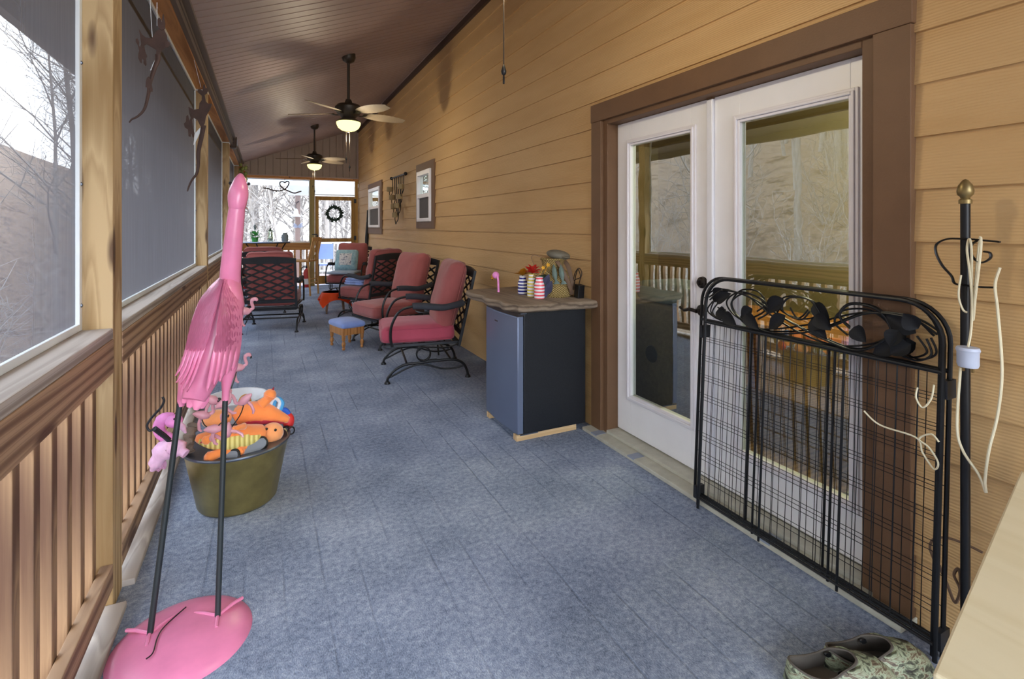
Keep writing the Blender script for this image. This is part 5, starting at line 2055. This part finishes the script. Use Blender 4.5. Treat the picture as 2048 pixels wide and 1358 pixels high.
wire = smooth_path([pt(474, 560, Y=2.52), pt(488, 610, Y=2.51), pts[0], pt(470, 690, Y=2.5), pts[1], pt(463, 775, Y=2.45), pts[2], pts[3], pts[4], pt(409, 850, Y=2.40), pts[5], pt(445, 845, Y=2.36), pts[6], pt(480, 830, Y=2.4), pts[7]], 6)
tube(b, wire, .0022, 5)
obj('wire', b, 'black', ST, world=True)
b = BM()
lathe(b, [(.001, 0), (.009, 0), (.011, .008), (.006, .02), (.001, .022)], c=pt(438, 806, Y=2.42), seg=10)
obj('plug', b, 'black', ST, world=True)

# ================================================================== BRASS TUB AND ITS TOYS
TC = V((-.125, 2.965, 0))
t = thing('brass_tub', 'aged brass tub filled with toys, on the carpet behind the flamingo legs', 'tub', TC)
b = BM()
lathe(b, [(.001, .001), (.172, .001), (.182, .012), (.236, .285), (.243, .293), (.240, .300), (.232, .296), (.226, .28), (.172, .02), (.001, .012)], seg=56)
obj('body', b, 'brass', t, angle=50)
b = BM()
lathe(b, [(.239, .294), (.246, .294), (.249, .300), (.246, .306), (.238, .306), (.235, .300), (.239, .294)], seg=56)
obj('rim', b, 'steel_rim', t)
b = BM()
bail = [pt(375, 912, Y=2.86), pt(352, 890, Y=2.82), pt(330, 870, Y=2.78), pt(310, 855, Y=2.75)]
tube(b, bail, .007, 8)
tube(b, smooth_path([bail[-1], pt(300, 862, Y=2.75), pt(294, 852, Y=2.75), pt(300, 840, Y=2.75), pt(310, 828, Y=2.75), pt(322, 815, Y=2.75), pt(328, 802, Y=2.75), pt(325, 794, Y=2.75)], 5), .005, 8)
tube(b, [q + V((.0, -.012, -.004)) for q in bail[1:]], .009, 8)
obj('bail_handle', b, 'char_iron', t, world=True)
b = BM()
e = TC + V((.24, .02, .30))
tube(b, [e + V((.012 + .016 * math.cos(a), 0, .0 + .02 * math.sin(a))) for a in [2 * PI * k / 16 for k in range(16)]], .004, 6, True)
tube(b, smooth_path([e + V((-.03, .03, .01)), e + V((-.01, .015, .02)), e + V((.0, .0, .018))], 4), .006, 6)
obj('ear_ring', b, 'black_iron', t, world=True)

# plush dinosaurs
def dino(lab, head_px, tail_px, belly, Zc, Y0, Y1, up, seed, head_first=True):
    pass
def plush_dino(name_label, path, radii, belly_mat, belly_dir, head, head_r, limbs, spikes=None, eyes=()):
    t = thing('plush_dinosaur', name_label, 'plush toy', path[0])
    sp = smooth_path(path, 5)
    rr = []
    for i in range(len(sp)):
        f = i / 5
        j = min(len(radii) - 2, int(f))
        rr.append(radii[j] + (radii[j + 1] - radii[j]) * (f - j))
    b = BM()
    loft(b, sp, rr, up=(0, 0, 1), seg=16)
    obj('body', b, 'plush', t, world=True, angle=80)
    b = BM()
    ball(b, head, head_r, 18)
    hd = obj('head', b, 'plush_pale', t, world=True)
    bd = V(belly_dir)
    b = BM()
    loft(b, [p + bd * r * .45 for p, r in zip(sp[2:-2], rr[2:-2])], [(r * .78, r * .70) for r in rr[2:-2]], up=tuple(bd), seg=16)
    obj('belly', b, belly_mat, t, world=True, angle=80)
    for lp, lr in limbs:
        b = BM()
        lp = smooth_path(lp, 4)
        loft(b, lp, [lr * (1.15 - .35 * math.sin(PI * i / (len(lp) - 1)) if i else lr * .8) for i in range(len(lp))], seg=12)
        ball(b, lp[-1], lr * 1.05, 12)
        lg = obj('limb', b, 'plush', t, world=True, angle=80)
        b = BM()
        d = (lp[-1] - lp[-3]).normalized()
        loft(b, [lp[-1] + d * lr * .7, lp[-1] + d * lr * 1.5], [lr * .35, .001], seg=8)
        obj('claw', b, 'claw', lg, world=True)
    for e in eyes:
        b = BM()
        ball(b, e, .007, 8)
        obj('eye', b, 'black', hd, world=True)
    return t
Y1 = 2.93
plush_dino('orange plush dinosaur with a red belly lying on top of the toy tub',
           [pt(470, 840, Y=2.99), pt(495, 826, Y=3.0), pt(525, 825, Y=3.02), pt(552, 832, Y=3.02), pt(577, 840, Y=3.02), ],
           [.040, .056, .056, .036, .016], 'belly_red', (-.05, -.1, -1), pt(434, 838, Y=2.97), (.068, .05, .046),
           [([pt(520, 812, Y=3.0), pt(535, 798, Y=3.0), pt(540, 790, Y=3.0)], .030), ([pt(470, 825, Y=3.05), pt(485, 808, Y=3.06), pt(490, 800, Y=3.07)], .016)],
           eyes=[pt(416, 834, Y=2.915)])
plush_dino('orange plush dinosaur with a ribbed yellow belly, lower one in the toy tub',
           [pt(392, 876, Y=2.86), pt(420, 878, Y=2.85), pt(455, 877, Y=2.84), pt(490, 872, Y=2.86), pt(520, 868, Y=2.90)],
           [.014, .042, .056, .056, .048], 'belly_yellow', (.1, -.9, -.35), pt(544, 866, Y=2.93), (.056, .056, .052),
           [([pt(440, 866, Y=2.82), pt(425, 874, Y=2.78), pt(413, 880, Y=2.775)], .020), ([pt(490, 852, Y=2.84), pt(478, 855, Y=2.80), pt(470, 860, Y=2.79)], .017),
            ([pt(470, 895, Y=2.82), pt(440, 905, Y=2.80), pt(420, 915, Y=2.80)], .026), ([pt(500, 890, Y=2.84), pt(485, 898, Y=2.81), pt(480, 902, Y=2.80)], .022)],
           eyes=[pt(533, 858, Y=2.878), pt(551, 860, Y=2.880)])
# slipper soles tucked along the near rim
def slipper(lab, a, c, nrm, w):
    t = thing('slipper', lab, 'slipper', a)
    a, c = V(a), V(c)
    ax = c - a
    L = ax.length
    ax.normalize()
    nrm = V(nrm).normalized()
    side = nrm.cross(ax).normalized()
    nrm = ax.cross(side)
    Mx = Matrix(((ax.x, side.x, nrm.x, a.x), (ax.y, side.y, nrm.y, a.y), (ax.z, side.z, nrm.z, a.z), (0, 0, 0, 1)))
    out = []
    for k in range(36):
        q = 2 * PI * k / 36
        u = .5 + .5 * math.cos(q)
        out.append((u * L, w * math.copysign(abs(math.sin(q)) ** .8, math.sin(q)) * (.82 + .25 * math.cos(q + .3) ** 2)))
    b = BM()
    prism(b, out, .012, Mx)
    obj('sole', b, 'sole', t, world=True, smooth=False)
    b = BM()
    tube(b, [Mx @ V((x, y, 0)) for x, y in out], .0075, 8, True)
    obj('black_piping', b, 'black', t, world=True)
slipper('grey slipper with black piping at the front left inside the toy tub', pt(422, 926, Y=2.80), pt(478, 908, Y=2.775), (.15, -.8, .5), .036)
slipper('grey slipper with black piping at the front right inside the toy tub', pt(482, 910, Y=2.79), pt(532, 880, Y=2.84), (.25, -.8, .5), .036)
t = thing('rope_toy', 'blue and white rope dog toy at the right edge of the toy tub', 'rope toy', (.05, 3.0, .38))
b = BM()
rp = smooth_path([pt(545, 825, Y=3.04), pt(548, 805, Y=3.04), pt(556, 798, Y=3.04), pt(564, 806, Y=3.04), pt(560, 820, Y=3.04)], 6)
tube(b, rp, .013, 8)
obj('blue_loop', b, 'blue_rope', t, world=True)
b = BM()
tube(b, [q + V((-.012, -.01, .008)) for q in rp], .009, 8)
obj('white_loop', b, 'white_rope', t, world=True)
b = BM()
tube(b, smooth_path([pt(560, 822, Y=3.05), pt(570, 820, Y=3.05), pt(577, 828, Y=3.05)], 5), .014, 8)
obj('royal_end', b, 'royal_rope', t, world=True)
b = BM()
ball(b, pt(577, 842, Y=3.05), (.030, .035, .045), 16)
tag(obj('red_ball', b, 'red_ball'), 'red rubber ball poking out at the right side of the toy tub', 'ball')
b = BM()
loft(b, smooth_path([pt(378, 905, Y=2.90), pt(376, 885, Y=2.91), pt(382, 862, Y=2.93), pt(388, 850, Y=2.95)], 5), [(.02 + .008 * math.sin(i * 1.9), .03 + .008 * math.cos(i * 2.3)) for i in range(16)], seg=12)
tag(obj('fleece_rag', b, 'rag'), 'brown fuzzy rag hanging over the left edge of the toy tub', 'rag')

# white pail behind with two fleece toys
t = thing('white_pail', 'white enamel pail standing on the carpet behind the brass tub', 'pail', (-.165, 3.66, 0))
b = BM()
lathe(b, [(.001, .001), (.135, .001), (.14, .01), (.168, .30), (.180, .315), (.180, .325), (.168, .325), (.160, .31), (.13, .20), (.001, .20)], seg=44)
obj('body', b, 'white_enamel', t, angle=50)
b = BM()
lathe(b, [(.160, .24), (.166, .245), (.168, .26), (.165, .262)], seg=44)
obj('rolled_bead', b, 'white_enamel', t)
b = BM()
rbox(b, (0, 0, 0), (.045, .04, .04), .035, 8, wr=.02, seed=2)
o = tag(obj('lilac_toy', b, 'purple_fur'), 'lilac fuzzy toy lying in the white pail', 'plush toy')
o.location = (-.075, 3.58, .2515)
b = BM()
rbox(b, (0, 0, 0), (.04, .045, .045), .035, 8, wr=.02, seed=5)
o = tag(obj('amber_toy', b, 'amber_fur'), 'amber fuzzy toy lying in the white pail', 'plush toy')
o.location = (-.12, 3.70, .2560)

# pale pink flamingo ornament lying against the railing left of the tub
t = thing('pink_flamingo_ornament', 'chubby bright pink flamingo ornament slumped between the railing and brass tub', 'ornament', (-.36, 2.70, .2))
b = BM()
cb = pt(345, 892, Y=2.84)
loft(b, smooth_path([pt(306, 938, Y=2.80), pt(318, 915, Y=2.80), pt(336, 895, Y=2.81), pt(355, 898, Y=2.80), pt(372, 908, Y=2.78)], 4), [(.03, .012)] * 2 + [(.040, .03)] * 3 + [(.055, .045)] * 5 + [(.042, .04)] * 4 + [(.02, .02)] * 3, seg=16)
obj('body', b, 'pink_white', t, world=True, angle=80)
b = BM()
loft(b, smooth_path([pt(352, 900, Y=2.80), pt(340, 880, Y=2.82), pt(322, 868, Y=2.82), pt(318, 850, Y=2.82), pt(328, 838, Y=2.82), pt(345, 838, Y=2.82)], 5), [(.026, .026)] * 8 + [(.024, .024)] * 10 + [(.030, .028)] * 8, seg=14)
obj('neck', b, 'pink_plast', t, world=True, angle=80)
b = BM()
ball(b, pt(348, 842, Y=2.80), (.036, .03, .03), 16)
obj('head', b, 'pink_plast', t, world=True)
b = BM()
loft(b, [pt(355, 848, Y=2.79), pt(366, 855, Y=2.78), pt(372, 866, Y=2.78)], [.018, .014, .004], seg=10)
obj('beak', b, 'pink_white', t, world=True)
b = BM()
ball(b, pt(349, 838, Y=2.768), .005, 8)
obj('eye', b, 'black', t, world=True)
b = BM()
for k, (px, py) in enumerate(((302, 930), (305, 945), (316, 946), (330, 940))):
    q = pt(px, py, Y=2.80)
    leaf(b, pt(320, 918, Y=2.79), q, (0, -1, .3), .018, .2, .1, 6, .004)
obj('tail', b, 'pink_white', t, world=True)

# ================================================================== CEILING FANS
def ceiling_fan(x, y, lab, spin, zdrop=0.0, short=.27):
    t = thing('ceiling_fan', lab, 'ceiling fan', (x, y, ceil_z(x)), spin)
    zb = 2.70 - ceil_z(x)
    b = BM()
    lathe(b, [(.001, .028), (.075, .028), (.078, -.02), (.062, -.06), (.02, -.085), (.001, -.085)], seg=24)
    obj('canopy', b, 'fan_metal', t)
    b = BM()
    tube(b, [(0, 0, -.08), (0, 0, zb + .12)], .016, 12)
    obj('downrod', b, 'fan_metal', t)
    b = BM()
    lathe(b, [(.001, zb + .14), (.03, zb + .135), (.042, zb + .10), (.055, zb + .085), (.12, zb + .075), (.148, zb + .045), (.145, zb + .005), (.12, zb - .03), (.085, zb - .06), (.07, zb - .085), (.001, zb - .085)], seg=32)
    obj('motor_housing', b, 'fan_metal', t)
    for k in range(5):
        a = 2 * PI * k / 5
        Mx = Matrix.Rotation(a, 4, 'Z')
        b = BM()
        loft(b, [Mx @ V(q) for q in ((.08, 0, zb - .035), (.14, 0, zb - .038), (.20, .0, zb - .027))], [(.018, .006), (.022, .005), (.045, .004)], up=(0, 0, 1), seg=10)
        ir = obj('blade_iron', b, 'fan_metal', t)
        b = BM()
        P, W = [], []
        for i in range(15):
            u = i / 14
            P.append(Mx @ V((.17 + .50 * u, 0, zb - .022 - .01 * u)))
            W.append((.01 + .082 * math.sin(PI * (u * .86 + .07)) ** .62, .0045))
        Mt_ = Matrix.Rotation(math.radians(-13), 3, Mx @ V((1, 0, 0)))
        loft(b, P, W, up=tuple(Mt_ @ V((0, 0, 1))), seg=14)
        obj('blade', b, 'rattan', t, angle=50)
    b = BM()
    lathe(b, [(.001, zb - .086), (.085, zb - .086), (.12, zb - .10), (.124, zb - .118), (.11, zb - .122), (.001, zb - .11)], seg=28)
    obj('light_fitter', b, 'fan_metal', t)
    b = BM()
    lathe(b, [(.122, zb - .119), (.132, zb - .124), (.130, zb - .145), (.112, zb - .185), (.075, zb - .212), (.03, zb - .224), (.001, zb - .226)], seg=32)
    obj('glass_bowl', b, 'lamp_glass', t)
    b = BM()
    lathe(b, [(.001, zb - .226), (.018, zb - .226), (.014, zb - .236), (.001, zb - .240)], seg=14)
    obj('bowl_finial', b, 'fan_metal', t)
    for k, (dx, ln) in enumerate(((-.02, short), (.02, .36 + zdrop))):
        b = BM()
        z1 = zb - .235
        tube(b, [(dx, .02, zb - .11), (dx, .13 if False else .02, z1 - ln)], .0025, 5)
        ch = obj('pull_chain', b, 'fan_metal', t)
        b = BM()
        lathe(b, [(.001, z1 - ln), (.004, z1 - ln - .006), (.011, z1 - ln - .028), (.009, z1 - ln - .040), (.002, z1 - ln - .046), (.004, z1 - ln - .05), (.004, z1 - ln - .078), (.001, z1 - ln - .08)], c=(dx, .02, 0), seg=12)
        obj('pull_knob', b, 'black', ch)
    ld = bpy.data.lights.new('fan_bulb', 'POINT')
    ld.energy = FAN_POWER
    ld.color = (1.0, .86, .62)
    ld.shadow_soft_size = .05
    lo = bpy.data.objects.new('fan_bulb', ld)
    lo.location = (x, y, 2.70 - .30)
    COL.objects.link(lo)
    return t
ceiling_fan(.85, 5.98, 'nearer lit ceiling fan with woven palm leaf blades', math.radians(10))
ceiling_fan(.85, 10.37, 'farther lit ceiling fan with woven palm leaf blades, near the gable', math.radians(32))
ceiling_fan(.85, 1.80, 'overhead ceiling fan whose long pull chain hangs into the top of the view', math.radians(40), .06, .05)

# ================================================================== MOUSE CUTOUTS HANGING BEFORE THE SCREEN
def mouse(lab, anchor_px, pts2d, tailpts, feet, Xp, extra):
    """sheet steel mouse silhouettes, facing the camera side; outline by sight line on the plane Y=const"""
    pass
def cutout(name, lab, Yp, outline, tail, tail_w, bits, strings, tag_outline):
    base = pt(*outline[0], Y=Yp)
    t = thing(name, lab, 'metal cutout', base, group='rusty mouse cutouts')
    def slab(px_list, th=.004, nm='part', mat='rust', par=None, dY=0):
        P = [pt(x, y, Y=Yp + dY) for x, y in px_list]
        b = BM()
        a = [b.verts.new(p + V((0, -th / 2, 0))) for p in P]
        c = [b.verts.new(p + V((0, th / 2, 0))) for p in P]
        n = len(P)
        b.faces.new(a)
        b.faces.new(c[::-1])
        for i in range(n):
            b.faces.new([a[i], a[(i + 1) % n], c[(i + 1) % n], c[i]])
        return obj(nm, b, mat, par or t, world=True, smooth=False)
    slab(outline, .005, 'body')
    for nm, o in bits:
        b = BM()
        first = True
        slab(o, .005, nm, dY=-.006)
    b = BM()
    tp = smooth_path([pt(x, y, Y=Yp) for x, y in tail], 6)
    n = len(tp)
    loft(b, tp, [(max(.0025, tail_w * (1 - .75 * i / n)), .003) for i in range(n)], up=(0, -1, 0), seg=8)
    obj('tail', b, 'rust', t, world=True)
    if tag_outline:
        slab(tag_outline, .002, 'paper_tag', 'screen_frame', dY=.01)
    for s in strings:
        b = BM()
        tube(b, [pt(x, y, Y=Yp) if len(q) == 2 else V(q) for q in s for x, y in ([q] if len(q) == 2 else [(0, 0)])], .0012, 5)
        obj('hanging_thread', b, 'white_rope', t, world=True)
    return t
def sc(lst, sx, sy, ox, oy):
    return [(ox + x / sx, oy + y / sy) for x, y in lst]
Z1 = lambda L: sc(L, 3.395, 3.395, 240, 0)
Ym1 = 2.62
cutout('mouse_cutout', 'rusty metal mouse cutout with a long tail, nearer one hanging before the screen', Ym1,
       Z1([(127, 195), (150, 235), (175, 255), (220, 262), (245, 215), (275, 190), (300, 200), (318, 240), (322, 280), (305, 325), (280, 345), (268, 375), (245, 372), (248, 340), (215, 320), (178, 300), (165, 310), (172, 350), (184, 380), (178, 395), (180, 440), (172, 448), (160, 430), (160, 405), (150, 400), (148, 432), (138, 425), (124, 395), (125, 370), (130, 345), (122, 310), (108, 285), (108, 265), (120, 262), (130, 285), (128, 310), (138, 320), (143, 300), (138, 250)]),
       Z1([(258, 370), (255, 410), (232, 470), (205, 560), (190, 650), (165, 740), (120, 790), (80, 810), (62, 832)]), .010,
       [('ear', Z1([(255, 160), (255, 130), (268, 120), (280, 135), (282, 160), (290, 100), (296, 95), (302, 130), (308, 160), (306, 195), (285, 205), (262, 190)])),
        ('paw', Z1([(300, 255), (315, 275), (335, 285), (342, 305), (325, 322), (305, 325), (300, 305)])),
        ('little_mouse', Z1([(182, 530), (196, 520), (205, 540), (222, 545), (215, 575), (222, 605), (220, 625), (208, 620), (202, 595), (195, 640), (186, 630), (184, 595), (174, 590), (176, 560)]))],
       [[(300, 0), (304.5, 74)], [(314, 5), (314, 52)]],
       Z1([(252, 378), (264, 385), (245, 440), (212, 475), (205, 478), (225, 430)]))
Ym2 = 4.25
cutout('mouse_cutout', 'rusty metal mouse cutout with a long tail, farther one before the second post', Ym2,
       Z1([(465, 725), (500, 745), (535, 740), (540, 700), (555, 680), (555, 650), (527, 625), (527, 607), (545, 606), (560, 615), (566, 580), (575, 570), (582, 600), (592, 597), (600, 615), (590, 635), (575, 645), (583, 690), (600, 705), (625, 705), (608, 750), (585, 790), (575, 840), (562, 865), (545, 855), (525, 815), (500, 800), (490, 815), (497, 870), (506, 905), (502, 935), (492, 930), (485, 905), (478, 930), (466, 925), (462, 880), (440, 865), (434, 840), (448, 825), (450, 790), (462, 780), (472, 820), (480, 800), (470, 770)]),
       Z1([(568, 850), (555, 920), (538, 1000), (530, 1060), (532, 1120), (520, 1180), (490, 1220), (468, 1265), (458, 1300)]), .016,
       [('snout', Z1([(590, 712), (612, 702), (624, 712), (612, 740), (598, 745)]))],
       [[(388, 120), (402, 175)]],
       Z1([(545, 865), (552, 880), (530, 930), (505, 980), (498, 985), (510, 905)]))

# ================================================================== LIGHT, GARLAND, WALL THINGS
t = thing('flood_light', 'small dark flood light fixed to the beam above the flamingo head', 'light', (-.46, 9.4, 2.80))
b = BM()
rbox(b, (0.0, 0, -.02), (.05, .09, .11), .02, 6)
obj('housing', b, 'dark_brown', t)
b = BM()
rbox(b, (.045, 0, -.04), (.012, .06, .05), .01, 6)
obj('lens', b, 'glass_top', t)
t = thing('hanging_garland', 'hanging garland of green and orange gourds and leaves on the far post', 'garland', (-.40, 12.0, 2.6))
rr = random.Random(9)
b = BM()
tube(b, smooth_path([(-.44, 12.0, 2.80), (-.41, 12.0, 2.5), (-.40, 12.0, 2.2), (-.40, 12.0, 1.85)], 6), .012, 6)
obj('cord', b, 'strap', t, world=True)
for k in range(64):
    z = 2.70 - .88 * k / 63
    a = rr.uniform(0, 6.28)
    c0 = V((-.405, 12.0, z))
    d = V((math.cos(a), math.sin(a), rr.uniform(-.8, .3)))
    b = BM()
    if k % 3 == 0:
        ball(b, c0 + d * .05, (.035, .035, .045), 8)
        obj('gourd', b, 'gar_green' if z > 2.25 else 'gar_orange', t, world=True)
    else:
        leaf(b, c0 + d * .02, c0 + d * .11, V((0, 0, 1)), .028, .2, .2, 4)
        obj('leaf', b, 'gar_green' if z > 2.2 and k % 4 else 'gar_orange', t, world=True)
t = thing('heart_vine', 'dark twisted vine with a heart loop hanging high at the far screen', 'ornament', (.3, 12.75, 2.3))
def hp(px, py):
    return pt(px, py, Y=12.76)
zz = lambda x, y: hp(460 + x / 6.79, 300 + y / 6.79)
b = BM()
tube(b, smooth_path([zz(450, 515), zz(520, 525), zz(600, 552), zz(690, 552), zz(750, 530), zz(790, 480), zz(800, 440), zz(775, 425), zz(745, 445)], 6), .014, 7)
tube(b, smooth_path([zz(745, 445), zz(715, 430), zz(680, 440), zz(680, 475), zz(715, 515), zz(780, 550), zz(870, 585), zz(930, 570), zz(970, 560)], 6), .014, 7)
obj('vine', b, 'vine', t, world=True)
b = BM()
tube(b, [zz(745, 445), V((zz(745, 445).x, 12.80, 2.506))], .004, 5)
obj('hook_wire', b, 'vine', t, world=True)
t = thing('wreath', 'dark green wreath hanging on the far screen door', 'wreath', (1.497, 12.84, 1.71))
b = BM()
tube(b, [(.155 * math.cos(a), 0, .155 * math.sin(a)) for a in [2 * PI * k / 30 for k in range(30)]], .030, 8, True)
obj('ring', b, 'green_wreath', t)
b = BM()
for k in range(150):
    a = rr.uniform(0, 6.28)
    c0 = V((.155 * math.cos(a), 0, .155 * math.sin(a)))
    d = V((math.cos(a) * rr.uniform(-.6, 1.2), rr.uniform(-1, .2), math.sin(a) * rr.uniform(-.6, 1.2) + rr.uniform(-.5, .5))).normalized()
    leaf(b, c0 + d * .015, c0 + d * rr.uniform(.05, .085), V((0, -1, 0)), .012, .1, .1, 3)
o = obj('foliage', b, 'green_wreath', t)
o['kind'] = 'stuff'
b = BM()
tube(b, [(0, .02, .17), (0, .02, .33)], .006, 5)
obj('hanger', b, 'green_wreath', t)

t = thing('candle_sconce', 'black iron wall sconce with hanging candle cups between the two house windows', 'sconce', (2.04, 8.6, 2.2))
zs = lambda x, y, X=2.02: pt(720 + x / 7.54, 300 + y / 7.54, X=X)
b = BM()
tube(b, [zs(470, 432), zs(690, 355)], .014, 8)
for x, y in ((475, 430), (686, 357)):
    ball(b, zs(x, y), .03, 10)
for x, y in ((500, 420), (660, 368)):
    p = zs(x, y)
    tube(b, [p, V((2.058, p.y, p.z))], .006, 6)
obj('top_bar', b, 'black_iron', t, world=True)
arms = [((490, 425), (495, 620), (445, 620)), ((520, 415), (530, 750), (480, 742)), ((548, 405), (555, 885), (508, 880)), ((580, 395), (580, 1010), (528, 1008)),
        ((605, 385), (612, 880), (562, 868)), ((633, 378), (632, 745), (595, 730)), ((660, 370), (655, 600), (614, 580))]
for (tx, ty), (bx, by), (cx_, cy_) in arms:
    b = BM()
    tp, bp, cp = zs(tx, ty), zs(bx, by), zs(cx_, cy_, 1.96)
    tube(b, smooth_path([tp, tp.lerp(bp, .5), bp, bp + V((-.02, .06, -.09)), (bp + cp) / 2 + V((-.01, .02, -.12)), cp + V((0, 0, -.05)), cp + V((0, 0, -.01))], 5), .007, 6)
    a = obj('scroll_arm', b, 'black_iron', t, world=True)
    b = BM()
    lathe(b, [(.001, -.012), (.045, -.010), (.05, 0), (.05, .07), (.044, .072), (.042, .055), (.001, .055)], c=cp, seg=16)
    obj('candle_cup', b, 'tan_cup', a, world=True)
t = thing('leaning_rod', 'thin black rod leaning on the siding beside the farther house window', 'rod', (2.0, 11.5, 0))
b = BM()
tube(b, [(1.99, 11.58, .001), (2.035, 11.46, 1.76)], .018, 8)
loft(b, [(2.015, 11.52, .80), (2.022, 11.50, 1.15), (2.03, 11.48, 1.5)], [.03, .038, .022], seg=10)
obj('shaft', b, 'black_iron', t, world=True)
